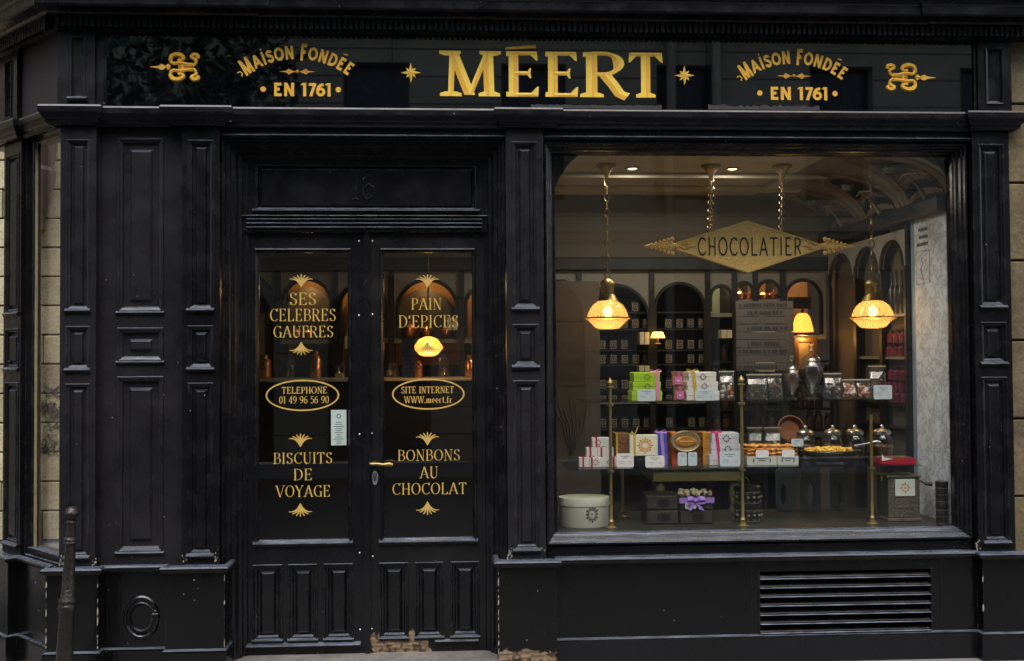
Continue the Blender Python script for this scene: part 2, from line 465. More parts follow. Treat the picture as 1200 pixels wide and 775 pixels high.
g('R', .76, [[(.16, 0), (.16, 1)], [(.16, .97), (.36, .97)] + arc(.36, .74, .23, .23, 90, -90) + [(.16, .51)], ([(.36, .51), (.50, .28), (.60, .08), (.72, .01)], 'T')], [(.16, 0), (.12, 1)])
g('S', .62, [bez((.50, .80), (.46, 1.04), (.12, 1.04), (.12, .76)) + bez((.12, .76), (.12, .50), (.52, .56), (.52, .26)) + bez((.52, .26), (.52, -.06), (.16, -.06), (.10, .22))], [], [(.51, .78, .2), (.10, .22, -.2)])
g('T', .72, [[(.36, 0), (.36, 1)], [(.06, .97), (.66, .97)]], [(.36, 0)], [(.06, .97, -.22), (.66, .97, -.22)])
g('U', .80, [([(.16, 1), (.16, .32)] + arc(.40, .30, .24, .29, 180, 270), 'T'), (arc(.40, .30, .24, .29, 270, 360) + [(.64, 1)], 't')], [(.16, 1), (.64, 1)])
g('V', .80, [([(.08, 1), (.40, 0)], 'T'), ([(.40, 0), (.72, 1)], 't')], [(.08, 1), (.72, 1)])
g('W', 1.12, [([(.08, 1), (.34, 0)], 'T'), ([(.34, 0), (.56, 1)], 't'), ([(.56, 1), (.80, 0)], 'T'), ([(.80, 0), (1.04, 1)], 't')], [(.08, 1), (.56, 1), (1.04, 1)])
g('X', .8, [([(.1, 1), (.7, 0)], 'T'), ([(.7, 1), (.1, 0)], 't')], [(.1, 0), (.7, 0), (.1, 1), (.7, 1)])
g('Y', .76, [([(.08, 1), (.38, .46)], 'T'), ([(.38, .46), (.68, 1)], 't'), ([(.38, 0), (.38, .46)], 'T')], [(.38, 0), (.08, 1), (.68, 1)])
g("'", .22, [([(.11, .98), (.09, .74)], 'T')])
g('.', .26, [([(.13, 0), (.13, .14)], 'T')])
g(' ', .38, [])
g('0', .62, [arc(.31, .5, .23, .48, 0, 360, 28)])
g('1', .42, [[(.24, 0), (.24, 1)], ([(.08, .84), (.24, 1)], 't')], [(.24, 0)])
g('4', .64, [[(.44, 0), (.44, 1)], ([(.44, 1), (.06, .30)], 't'), [(.06, .28), (.6, .28)]], [(.44, 0)])
g('5', .60, [[(.16, .98), (.52, .98)], ([(.17, .98), (.14, .56)], 't'), bez((.14, .56), (.3, .70), (.54, .6), (.52, .30)) + bez((.52, .30), (.50, -.04), (.16, -.06), (.09, .14))])
g('6', .62, [bez((.52, .94), (.26, 1.02), (.07, .7), (.08, .32)), arc(.31, .30, .23, .28, 0, 360, 22)])
g('7', .56, [[(.06, .97), (.52, .97)], ([(.52, .97), (.20, 0)], 'T')])
g('9', .62, [arc(.31, .70, .23, .28, 0, 360, 22), bez((.54, .68), (.56, .3), (.36, -.02), (.10, .06))])
g('m', .82, [[(.12, 0), (.12, .62)], bez((.12, .5), (.2, .68), (.40, .70), (.40, .42)) + [(.40, 0)], bez((.40, .5), (.48, .68), (.68, .70), (.68, .42)) + [(.68, 0)]], [(.12, 0), (.4, 0), (.68, 0)])
g('e', .52, [[(.1, .34), (.42, .34)] + arc(.26, .34, .17, .29, 0, 300, 20)])
g('r', .44, [[(.12, 0), (.12, .62)], bez((.12, .46), (.16, .6), (.28, .68), (.36, .58))], [(.14, 0)])
g('t', .36, [[(.16, .9), (.16, .1), (.26, .02), (.34, .08)], [(.04, .62), (.32, .62)]])
g('f', .38, [[(.14, 0), (.14, .8), (.22, .97), (.36, .94)], [(.02, .62), (.32, .62)]], [(.14, 0)])
g('Q', .1, [])
g('\u00c9', .68, [[(.16, 0), (.16, 1)], [(.16, .97), (.58, .97)], [(.16, .52), (.46, .52)], [(.16, .03), (.60, .03)], ([(.30, 1.10), (.46, 1.26)], 'T')], [(.12, 0), (.12, 1)], [(.58, .97, -.2), (.46, .52, -.11), (.46, .52, .11), (.60, .03, .22)])
STY = {   # thick, thin, nib, serif half-width, serif thickness, constant?
    'didone': (.118, .034, 22, .085, .028, False),
    'small': (.15, .07, 22, .07, .05, False),
    'latin': (.18, .085, 18, .13, .065, False),
    'bold': (.215, .215, 0, 0, 0, True),
    'thin': (.10, .10, 0, 0, 0, True),
}
def glyph_polys(ch, sty):
    """returns list of (left edge pts, mid pts, right edge pts) ribbons and closed polygons"""
    T, t, nib, sh, st, const = STY[sty]
    w, strokes, serifs, beaks = _G[ch]
    rib, pol = [], []
    for pts, ov in strokes:
        Lp, Mp, Rp = [], [], []
        n = len(pts)
        closed = n > 3 and abs(pts[0][0] - pts[-1][0]) < 1e-6 and abs(pts[0][1] - pts[-1][1]) < 1e-6
        for i in range(n):
            a = pts[i - 1] if i > 0 else (pts[-2] if closed else pts[0])
            b = pts[i + 1] if i < n - 1 else (pts[1] if closed else pts[-1])
            dx, dy = b[0] - a[0], b[1] - a[1]; l = math.hypot(dx, dy) or 1; dx /= l; dy /= l
            if const: wd = T
            elif ov == 'T': wd = T
            elif ov == 't': wd = t * 1.15
            else:
                th = math.atan2(dy, dx)
                wd = max(t, T * abs(math.sin(th - R(nib) if n == 2 else th - R(8))) ** 1.8)
                if n == 2 and abs(dx) < .02: wd = T
            if n == 2 and abs(dy) > .5: ox, oy = wd / 2 / abs(dy) * (1 if dy > 0 else -1), 0
            else: ox, oy = dy * wd / 2, -dx * wd / 2
            x, y = pts[i]
            if n == 2 and abs(dy) < .2 and not const:
                if y > .9: y = 1 - wd / 2
                elif y < .1: y = wd / 2
            elif const and n == 2 and abs(dy) < .2:
                y = min(max(y, wd / 2), 1 - wd / 2) if y <= 1 else y
            elif const and n > 2:
                y = wd / 2 + (y - .02) * (1 - wd) / .96
            Lp.append((x - ox, y - oy)); Mp.append((x, y)); Rp.append((x + ox, y + oy))
        rib.append((Lp, Mp, Rp))
    if not const:
        for x, y in serifs:
            s = 1 if y < .5 else -1
            if x < .13 and not (abs(x - .08) < .01): x0, x1 = x - sh * .75, x + sh
            else: x0, x1 = x - sh - T * .32, x + sh + T * .32
            base = y
            pol.append([(x0, base), (x1, base), (x1, base + s * st), (x + T * .55, base + s * st * 1.6), (x - T * .55, base + s * st * 1.6), (x0, base + s * st)])
        for x, y, dy in beaks:
            if y > .9: y = 1
            elif y < .1: y = 0
            s = 1 if x > .3 else -1
            pol.append([(x + s * .015, y), (x + s * .03, y + dy), (x - s * .0, y + dy), (x - s * abs(dy) * .55, y + (t if dy > 0 else -t) * (.9 if y in (0, 1) else .0))])
    return w, rib, pol
def put_glyph(mb, ch, sty, f, y, depth=.0015, ridge=0.0, two=False):
    """f maps glyph coords to (X, Z); front at depth y"""
    w, rib, pol = glyph_polys(ch, sty)
    k = 0
    for Lp, Mp, Rp in rib:
        k += 1; e = -.00013 * k
        n = len(Lp); vs = []; fs = []; mi = []
        for a, m_, b in zip(Lp, Mp, Rp):
            X, Z = f(*a); vs.append((X, y + e, Z))
            X, Z = f(*m_); vs.append((X, y + e - ridge, Z))
            X, Z = f(*b); vs.append((X, y + e, Z))
        for i in range(n - 1):
            q = i * 3
            mb.add([vs[q], vs[q + 1], vs[q + 4], vs[q + 3]], [(0, 1, 2, 3)], 0)
            mb.add([vs[q + 1], vs[q + 2], vs[q + 5], vs[q + 4]], [(0, 1, 2, 3)], 1 if two else 0)
            for c, d in ((0, 3), (2, 5)):
                A, B = vs[q + c], vs[q + d]
                mb.add([A, B, (B[0], B[1] + depth, B[2]), (A[0], A[1] + depth, A[2])], [(0, 1, 2, 3)], 0)
        if ridge:
            for q in (0, (n - 1) * 3):
                mb.add([vs[q], vs[q + 1], vs[q + 2]], [(0, 1, 2)], 1 if two else 0)
    for p in pol:
        k += 1
        mb.prism([f(*a) for a in p], y - .00013 * k - ridge * .35, y + depth, 0)
def text_width(s, sty, sp=0.0): return sum(_G[c][0] + sp for c in s) - sp
def put_text(mb, s, sty, x0, x1, zb, h, y, sp=0.0, **k):
    """fits the line s between X0 and X1, baseline at zb, cap height h"""
    W = text_width(s, sty, sp); sx = (x1 - x0) / W; cx = x0
    for ch in s:
        put_glyph(mb, ch, sty, lambda u, v, c=cx: (c + u * sx, zb + v * h), y, **k)
        cx += (_G[ch][0] + sp) * sx
def put_arc(mb, s, sty, cx, cz, rad, half, h, y, sx, sp=.04, **k):
    W = text_width(s, sty, sp); pos = 0
    for i_, ch in enumerate(s):
        w = _G[ch][0]
        a = -half + 2 * half * (pos + w / 2) / W
        ca, sa = math.cos(a), math.sin(a)
        def f(u, v, a=a, ca=ca, sa=sa, w=w):
            k_ = 1.28 if i_ in (0, 7) else 1.0
            lx, lz = (u - w / 2) * sx * (1.08 if i_ in (0, 7) else 1), (v * k_ - (k_ - 1) * .35) * h
            return (cx + rad * sa + lx * ca + lz * sa, cz + rad * ca - lx * sa + lz * ca)
        put_glyph(mb, ch, sty, f, y, **k)
        pos += w + sp
def ring(mb, cx, cz, rx, rz, w, y, n=48, depth=.0015, mi=0):
    vs, fs = [], []
    for i in range(n):
        a = 2 * math.pi * i / n; c, s = math.cos(a), math.sin(a)
        for r in (0, w):
            vs.append((cx + (rx - r) * c, y, cz + (rz - r) * s)); vs.append((cx + (rx - r) * c, y + depth, cz + (rz - r) * s))
    for i in range(n):
        a, b = i * 4, ((i + 1) % n) * 4
        fs += [(a, b, b + 2, a + 2), (a, a + 1, b + 1, b), (a + 2, b + 2, b + 3, a + 3), (a + 1, a + 3, b + 3, b + 1)]
    mb.add(vs, fs, mi)
def petal(mb, cx, cz, ang, r0, r1, w, y, depth=.0015, mi=0, curl=0.0):
    """a leaf shape running outwards; ang in degrees from straight up"""
    n = 7; Lp, Rp = [], []
    for i in range(n + 1):
        t = i / n; a = R(ang + curl * t * t); r = r0 + (r1 - r0) * t
        x, z = cx + r * math.sin(a), cz + r * math.cos(a)
        ww = w * (.25 + .75 * math.sin(math.pi * min(1, t * 1.0) ** .9)) * (1 if t < .999 else .15) / 2
        Lp.append((x - ww * math.cos(a), z + ww * math.sin(a))); Rp.append((x + ww * math.cos(a), z - ww * math.sin(a)))
    mb.prism(Lp + Rp[::-1], y, y + depth, mi)
def palmette(mb, cx, cz, s, y, up=True):
    k = 0
    for a, l in ((-54, 1.08), (-37, 1.02), (-18, 1.0), (0, 1.02), (18, 1.0), (37, 1.02), (54, 1.08)):
        k += 1
        r1 = l * s
        sg = 1 if up else -1
        n = 7; pts = []; pr = []
        for i in range(n + 1):
            t = i / n; aa = R(a * (.40 + .60 * t * t)); r = r1 * t
            x, z = cx + r * math.sin(aa), cz + sg * r * math.cos(aa)
            w = s * .050 * (.35 + 1.1 * math.sin(math.pi * t * .85 + .1)) / 1.2
            pts.append((x - w * math.cos(aa), z + sg * w * math.sin(aa))); pr.append((x + w * math.cos(aa), z - sg * w * math.sin(aa)))
        mb.prism(pts + pr[::-1], y - .00012 * k, y + .001)
def emblem(mb, cx, cz, r, y, mi=0):
    ring(mb, cx, cz, r * .74, r * .74, r * .13, y, 18, .0006, mi)
    for i in range(8):
        a = i * 45
        petal(mb, cx, cz, a, r * .68, r * (.92 if i % 2 else 1.12), r * .24, y - .0003, .0006, mi)

# ------------------------------------------------------------------ the setting: ground, street, houses round about
def sheet(name, x0, x1, y0, y1, z, m, kind='structure', th=.2):
    return MB().box(x0, x1, y0, y1, z - th, z).build(name, m, kind=kind)
sheet('ground', -60, 60, -60, 60, -.30, ASPH)
sheet('road', -40, 40, -8.2, -2.2, -.13, ASPH, th=.15)
XS = PX(0, .5) - .35
sheet('pavement', XS, 40, -2.2, .6, -.012, PAVE, th=.25)
sheet('side_street_pavement', -14, XS - .001, 1.0, 3.9, -.004, PAVE, th=.25)
sheet('side_street', -14, XS - .002, -2.0, 1.0, -.05, ASPH, th=.25)
sheet('far_pavement', -40, 40, -10, -8.2, -.012, PAVE, th=.25)
MB().box(-40, 40, -2.34, -2.2, -.2, -.006).build('kerb', STONE, kind='structure')
MB().box(-40, 40, -8.2, -8.06, -.2, -.006).build('far_kerb', STONE, kind='structure')

# house across the street (seen mirrored in the glass): blocks, arches, windows, pipes
OPY = -10.0
opp = thing('stone_house', 'long pale stone house across the street mirrored in the shop glass', 'building', (0, OPY, 0))
def opp_wall():
    w = MB(); wy = OPY
    floors = [(0, 3.5), (3.5, 6.6), (6.6, 9.2)]
    xs0 = -14.4
    opens = []
    for fl, (z0, z1) in enumerate(floors):
        for k in range(12):
            cx = xs0 + 1.2 + k * 2.4
            if fl == 0: opens.append((cx - .8, cx + .8, 0, 2.9, k % 3))
            else: opens.append((cx - .5, cx + .5, z0 + .55, z1 - .5, 9))
    # wall with openings by grid cells
    for k in range(12):
        c = xs0 + 1.2 + k * 2.4
        # ground floor arch
        pl, ar = arched(c - 1.2, c + 1.2, 0, 3.5, c - .8, c + .8, 2.1)
        for p in pl: w.prism([(x, z) for x, z in p], wy, wy - .35)
        for z0, z1 in floors[1:]:
            zt, zb = z1 - .5, z0 + .55
            w.box(c - 1.2, c - .5, wy - .35, wy, z0, z1); w.box(c + .5, c + 1.2, wy - .35, wy, z0, z1)
            w.box(c - .5, c + .5, wy - .35, wy, z0, zb); w.box(c - .5, c + .5, wy - .35, wy, zt, z1)
    return w
opp_wall().build('wall', STONEO, opp)
j = MB()
for z in [i * .42 for i in range(1, 22)]:
    for k in range(12):
        c = -13.2 + k * 2.4
        if z < 2.9: j.box(c - 1.2, c - .8, OPY, OPY + .004, z, z + .018); j.box(c + .8, c + 1.2, OPY, OPY + .004, z, z + .018)
        elif z < 3.5 or z > 6.15 and z < 7.1 or 3.5 <= z < 4.05: j.box(c - 1.2, c + 1.2, OPY, OPY + .004, z, z + .018)
        else: j.box(c - 1.2, c - .5, OPY, OPY + .004, z, z + .018); j.box(c + .5, c + 1.2, OPY, OPY + .004, z, z + .018)
j.build('mortar_joints', DKINK, opp, kind='stuff')
for z in (3.42, 6.5, 9.1):
    MB().sweep([(15, OPY), (-15, OPY)], [(-.02, z), (.1, z), (.14, z + .08), (.2, z + .12), (.2, z + .18), (-.02, z + .2)]).build('cornice', STONEO, opp)
for k in range(12):
    c = -13.2 + k * 2.4
    for z0, z1 in ((3.5, 6.6), (6.6, 9.2)):
        b = MB().box(c - .5, c + .5, OPY - .25, OPY - .2, z0 + .55, z1 - .5).build('window', BLKD, opp)
    MB().box(c - .8, c + .8, OPY - .3, OPY - .22, 0, 2.92).build('shop_door', [WOODK, BLKD, WOODK][k % 3], opp)
for x in (3.3, 4.0):
    MB().tube([(x, OPY + .12, 0), (x, OPY + .12, 9.0)],   .07, 10).build('drainpipe', STONEO, opp, smooth=True)
# garden tree beyond a gap to the left, mirrored in the sign
tr = thing('plane_tree', 'leafy tree in the street mirrored in the sign glass', 'tree', (-3.8, -7.6, 0))
MB().tube([(-3.8, -7.6, 0), (-3.7, -7.6, 2.2), (-3.8, -7.5, 4.0), (-3.5, -7.4, 5.6)], [.2, .17, .12, .05], 9).build('trunk', WOODB, tr, smooth=True)
lf = MB()
LEAFM = mat('tree_leaf', (.022, .045, .014), .6, var=.5)
for i in range(2600):
    a = rnd.uniform(0, 6.28); t = rnd.uniform(-1, 1); r = rnd.uniform(.3, 1) ** .5
    c = Vector((-8.5 + 1.8 * r * math.cos(a) * math.sqrt(1 - t * t), -7.5 + 1.5 * r * math.sin(a) * math.sqrt(1 - t * t), 6.0 + 1.7 * r * t))
    q = Euler((rnd.uniform(0, 6), rnd.uniform(0, 6), rnd.uniform(0, 6))).to_matrix(); s = rnd.uniform(.07, .14)
    lf.add([c + q @ Vector(v) * s for v in ((-1, 0, 0), (0, -.5, .1), (1, 0, 0), (0, .5, .1))], [(0, 1, 2, 3)])
lf.v = [(v[0] + 4.8, v[1] + .2, (v[2] - 6) * .72 + 5.3) for v in lf.v]
lf.build('crown', LEAFM, tr, recalc=False)

# pale stone house on the side street, seen through the corner glass
nb = thing('corner_house', 'pale stone block house beyond the side street seen through the corner window', 'building', (-5, 3.9, 0))
MB().box(-14, 4.6, 3.98, 4.4, 0, 7).build('wall', STONEL, nb)
MB().box(-9.6, -9.2, -3.0, 3.97, -.1, 7).build('sky_block_wall', STONEO, nb)  # unseen wall added to block the bright sky from the corner glass
bz, row = .02, 0
course = .262
blk = None
while bz < 4.4:
    x = PX(0, 3.9) - .9 + (row % 2) * .3
    while x < PX(72, 3.9):
        w = rnd.choice((.58, .62, .66))
        MB().box(x + .006, x + w - .006, 3.9 - rnd.uniform(0, .008), 3.985, bz + .007, bz + course - .007, ch=.006).build('stone_block', STONEL, nb)
        x += w
    bz += course; row += 1
gx, gy = P(62, 470, 3.88)
cl_x = PX(39, 3.75)
MB().lathe(cl_x, 3.75, [(.08, .0), (.08, .25), (.066, .3), (.060, 2.72), (.10, 2.78), (.085, 2.84), (.10, 2.95), (.13, 3.04), (.13, 3.1), (.17, 3.2), (.18, 3.3), (.15, 3.34), (.19, 3.5), (.19, 4.4)], 16).build('column', mat('brown_stone_column', (.06, .032, .028), .7), nb, smooth=True)
gr = MB()
for k in range(16):
    px, py = rnd.uniform(44, 66), rnd.uniform(455, 530)
    X, Z = P(px, py, 3.885); pts = []
    for i in range(9):
        pts.append((X + .10 * math.sin(i * 1.1 + k) * .6 + i * .008, 3.885, Z + .05 * math.cos(i * 1.7 + k * 2)))
    gr.tube(pts, .004, 4)
gr.build('graffiti', INK, nb)

# ashlar of the next house, at the right edge
rw = thing('ashlar_wall', 'weathered yellow ashlar wall beside the black shopfront', 'wall', (3.2, .1, 0))
MB().box(PX(1187), 4.2, .06, .5, -.2, 5).build('wall_core', STONE, rw)
js = [-60, 30, 122, 214.5, 305.5, 399, 491, 582, 680, 790]
for a, b in zip(js, js[1:]):
    z1, z0 = PZ(a, .03, 1190), PZ(b, .03, 1190)
    x = PX(1188, .03, (a + b) / 2) - .05
    for w in (.34 + rnd.uniform(-.05, .05), .6):
        MB().box(x, x + w - .01, .035 - rnd.uniform(0, .006), .065, z0 + .006, z1 - .006, ch=.005).build('stone_block', STONE, rw)
        x += w

# ------------------------------------------------------------------ the shopfront
SF = thing('shopfront', 'black painted wooden chocolate shop front with pilasters, double door and big window', 'shopfront', (0, 0, 0))
Z = lambda py, y=0.0, px=600: P(px, py, y)[1]
zPL = Z(659.5, -.06)         # top of the plinth
zAB, zAT = Z(151), Z(129)  # architrave
zSB, zST = Z(127.5), Z(38)
zTOP = Z(-30)
xe = PX(1188)
xA = PX(69, 0)
D = Vector((P(2, 400, .52)[0], .52)); A = Vector((xA, 0.0))
cdv = (A - D); LC = cdv.length; cdv.normalize(); cnv = Vector((-cdv.y, cdv.x))   # inward normal
XFC = Matrix(((cdv.x, cnv.x, 0, A.x), (cdv.y, cnv.y, 0, A.y), (0, 0, 1, 0), (0, 0, 0, 1)))
def PC(px, py, v=0.0):
    """(u, z) on the splayed corner face, v metres behind it"""
    d = _M @ Vector((px - 600.0, 387.5 - py, -1200.0))
    o = Vector((CAM[0] - A.x - cnv.x * v, CAM[1] - A.y - cnv.y * v))
    t = -(o.x * cnv.x + o.y * cnv.y) / (d.x * cnv.x + d.y * cnv.y)
    p = Vector((CAM[0] + d.x * t, CAM[1] + d.y * t))
    q = p - A
    return (q.x * cdv.x + q.y * cdv.y, CAM[2] + d.z * t)

def sheet_holes(mb, x0, x1, z0, z1, y, holes, yb, mi=0, sides=True):
    """front sheet at depth y with rectangular holes, returns back to yb"""
    xs = sorted({x0, x1, *[h[0] for h in holes], *[h[1] for h in holes]})
    zs = sorted({z0, z1, *[h[2] for h in holes], *[h[3] for h in holes]})
    for i in range(len(xs) - 1):
        for k in range(len(zs) - 1):
            cx, cz = (xs[i] + xs[i + 1]) / 2, (zs[k] + zs[k + 1]) / 2
            if any(h[0] < cx < h[1] and h[2] < cz < h[3] for h in holes): continue
            mb.add([(xs[i], y, zs[k]), (xs[i + 1], y, zs[k]), (xs[i + 1], y, zs[k + 1]), (xs[i], y, zs[k + 1])], [(0, 1, 2, 3)], mi)
    if sides:
        mb.add([(x0, y, z0), (x0, yb, z0), (x0, yb, z1), (x0, y, z1)], [(0, 1, 2, 3)], mi)
        mb.add([(x1, y, z0), (x1, y, z1), (x1, yb, z1), (x1, yb, z0)], [(0, 1, 2, 3)], mi)
        mb.add([(x0, y, z1), (x0, yb, z1), (x1, yb, z1), (x1, y, z1)], [(0, 1, 2, 3)], mi)
        mb.add([(x0, y, z0), (x1, y, z0), (x1, yb, z0), (x0, yb, z0)], [(0, 1, 2, 3)], mi)
    return mb
def fprof(y, deep=.016, k=1.0, lift=.004):
    """moulded sunk panel with a raised field"""
    return [(0, y), (.002 * k, y - lift), (.008 * k, y - lift), (.011 * k, y + .003), (.018 * k, y + .006), (.024 * k, y + deep), (.034 * k, y + deep), (.044 * k, y + deep * .25)]
def ledge(mb, x0, x1, zt, y, out=.02, h=.03):
    """small moulded ledge whose top slopes to the street"""
    pts = [(0.002, zt), (-out * .5, zt - h * .18), (-out, zt - h * .4), (-out, zt - h * .55), (-out * .6, zt - h * .62), (-out * .55, zt - h * .85), (.002, zt - h)]
    n = len(pts)
    vs = [(x0, y + a, z) for a, z in pts] + [(x1, y + a, z) for a, z in pts]
    mb.add(vs, [(i, i + 1, i + 1 + n, i + n) for i in range(n - 1)] + [tuple(reversed(range(n))), tuple(range(n, 2 * n)), (n - 1, 0, n, 2 * n - 1)])

def pilaster(x0, x1, zb, zt, y, yb, splits, xf=None, inset=.03, mt=None):
    """splits: list of (z0, z1) of the sunk panels"""
    mt = mt or BLK
    holes = [(x0 + inset, x1 - inset, a, b) for a, b in splits]
    p = sheet_holes(MB(xf), x0, x1, zb, zt, y, holes, yb).build('pilaster', mt, SF)
    w = (x1 - x0 - 2 * inset)
    k = min(1.15, w / .125)
    for a, b in splits:
        MB(xf).rings(x0 + inset, x1 - inset, a, b, fprof(y, .018, k)).build('raised_panel', mt, p)
        l = MB(xf); ledge(l, x0 + inset - .004, x1 - inset + .004, a + .012, y, .018, .032)
        l.build('panel_ledge', mt, p)
    return p
SPL = [(Z(362), Z(166)), (Z(430), Z(380)), (Z(645), Z(446))]
for (a, b), m_ in zip(((70, 112), (213, 257), (594, 638), (1143, 1186)), (BROWNBLK, BLK, BROWNBLK, BLK)):
    x0, x1 = PX(a), PX(b)
    zb = zPL
    pilaster(x0, x1, zb, zAB + .01, 0.0, .22, SPL, mt=m_)
# corner pilaster on the splay
u0, zz = PC(4, 400); u1, _ = PC(24, 400)
pilaster(u0, u1, zPL, zAB + .01, 0.0, .05, SPL, xf=XFC, inset=.022, mt=BLK)

# plinth: blocks under the pilasters, set-back lengths between them
yB, yN = -.07, -.012
xb = lambda px: PX(px, -.05, 700)
BASE = [(xb(56), xb(116), yB), (xb(116) + .001, xb(195) - .001, yN), (xb(195), xb(264), yB), (xb(584), xb(652), yB), (xb(1150), xb(1240), yB)]
for a, b, y in BASE:
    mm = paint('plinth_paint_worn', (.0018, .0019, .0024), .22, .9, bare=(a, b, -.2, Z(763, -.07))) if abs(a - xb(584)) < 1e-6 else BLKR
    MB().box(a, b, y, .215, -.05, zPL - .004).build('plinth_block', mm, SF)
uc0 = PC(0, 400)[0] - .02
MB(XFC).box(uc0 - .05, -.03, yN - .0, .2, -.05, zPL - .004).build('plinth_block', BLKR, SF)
MB(XFC).box(uc0 - .06, PC(24, 400)[0] + .02, yB, .19, -.049, zPL - .0045).build('plinth_block', BLKR, SF)
# window bay plinth with a hole for the vent
wbx0, wbx1 = xb(652) + .001, xb(1150) - .001
vx0, vx1, vz0, vz1 = PX(889, 0, 700), PX(1090, 0, 700), Z(752, 0, 990), Z(668, 0, 990)
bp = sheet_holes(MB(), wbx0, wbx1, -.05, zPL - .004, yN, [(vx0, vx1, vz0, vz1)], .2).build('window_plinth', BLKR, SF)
b = MB()
for x in (PX(880, 0, 700), PX(1101, 0, 700)): b.box(x - .0022, x + .0022, yN - .0025, yN + .001, Z(755), zPL - .03)
b.build('board_joint', BLKD, bp)
vt = thing('vent_grille', 'black louvred vent set in the plinth under the shop window', 'vent', ((vx0 + vx1) / 2, yN, vz0))
MB().box(vx0 + .002, vx1 - .002, yN + .055, yN + .06, vz0 + .002, vz1 - .002).build('backing', BLKD, vt)
h8 = (vz1 - vz0) / 8
LIPM = paint('slat_lip_highlight', (.02, .02, .022), .25, .2, sky_sheen=1.0)  # lighter than the slats: the lip's sky highlight is in its colour
for i in range(8):
    z = vz1 - h8 * i
    m = MB(); pts = [(.034, z - .002), (-.002, z - h8 * .74), (-.012, z - h8 * .80), (-.012, z - h8 * .86), (.036, z - .010)]
    pts = [(yN + a, c - h8 * .0) for a, c in pts]
    vs = [(vx0 + .004, *p) for p in pts] + [(vx1 - .004, *p) for p in pts]
    m.add(vs, [(q, (q + 1) % 5, (q + 1) % 5 + 5, q + 5) for q in range(5)] + [(4, 3, 2, 1, 0), (5, 6, 7, 8, 9)])
    m.mi = [1 if q == 1 else 0 for q in range(len(m.f))]; m.build('slat', [BLKV, LIPM], vt)
for a in (vx0 - .006, vx1 - .003): MB().box(a, a + .009, yN - .004, yN + .05, vz0 - .004, vz1 + .004).build('frame_strip', BLKR, vt)

# plan path of the plinth mouldings
def path_left(dB, dN, end):
    p = [tuple(A + cdv * (uc0 - .3) + cnv * dB), tuple(A + cdv * (PC(24, 400)[0] + .02) + cnv * dB), tuple(A + cdv * (PC(24, 400)[0] + .0201) + cnv * dN)]
    # meet of the splay with the front block
    q = A + cnv * dN
    t = (xb(56) - q.x) / cdv.x
    p.append((xb(56), q.y + cdv.y * t)); 
    p += [(xb(56), dB), (xb(116), dB), (xb(116), dN), (xb(195), dN), (xb(195), dB), (xb(264), dB), (xb(264), end)]
    return p
def path_right(dB, dN, end):
    return [(xb(584), end), (xb(584), dB), (xb(652), dB), (xb(652), dN), (xb(1150), dN), (xb(1150), dB), (4.3, dB)]
PM = lambda zt: [(-.004, zt - .036), (.006, zt - .036), (.010, zt - .030), (.022, zt - .027), (.027, zt - .018), (.026, zt - .009), (.018, zt - .001), (-.004, zt + .001)]
for pf in (path_left, path_right):
    MB().sweep(pf(yB, yN, .12), PM(zPL + .012)).build('plinth_moulding', BLK, SF)
    zb_ = Z(754, -.07)
    MB().sweep(pf(yB, yN, .12) if pf is path_left else [(xb(652) + .002, yN), (xb(1150), yN), (xb(1150), yB), (4.3, yB)], [(-.004, -.05), (.016, -.05), (.016, zb_ - .012), (.013, zb_ - .002), (.002, zb_ + .006), (-.004, zb_ + .006)]).build('base_moulding', BLKR if pf is path_left else BLK, SF)
# tops of the plinth blocks
for a, b, y in BASE: MB().box(a + .003, b - .003, y + .003, -.001, zPL - .004, zPL + .006).build('ledge_cap', BLK, SF)
MB().box(wbx0, wbx1, yN + .002, .14, zPL - .003, zPL + .007).build('ledge_cap', BLK, SF)

# side bay between the first two pilasters: a shutter board with three moulded panels
bx0, bx1 = PX(112), PX(213)
hs = [(PX(137, .05), PX(192, .05), Z(b_, .05), Z(a_, .05)) for a_, b_ in ((164, 365), (382, 422), (438, 641))]
bay = sheet_holes(MB(), bx0, bx1, zPL, zAB + .01, .05, hs, .2).build('shutter_board', BROWNBLK, SF)
for h in hs:
    MB().rings(*h, [(0, .05), (.003, .043), (.012, .042), (.016, .049), (.026, .054), (.032, .068), (.062, .068), (.075, .052)]).build('raised_panel', BROWNBLK, bay)
    l = MB(); ledge(l, h[0] - .004, h[1] + .004, h[2] + .012, .05, .016, .026); l.build('panel_ledge', BROWNBLK, bay)
# round iron hatch on the plinth
hx, hz = P(166, 724, -.012)
ht = sub('meter_hatch', SF, (hx, yN, hz))
MB(Matrix.Translation((hx, yN, hz)) @ Matrix.Rotation(R(90), 4, 'X')).lathe(0, 0, [(.092, -.002), (.092, .004), (.086, .010), (.078, .010), (.073, .004), (.066, .003), (.062, .008), (.054, .009), (.05, .003), (.0001, .003)], 40, sy=1.25).build('hatch_cover', BLKR, ht, smooth=True)
MB().box(hx + .058, hx + .09, yN - .016, yN - .004, hz + .012, hz + .024, ch=.003).box(hx + .068, hx + .08, yN - .014, yN - .004, hz - .012, hz + .04, ch=.003).build('hinge', BLKR, ht)

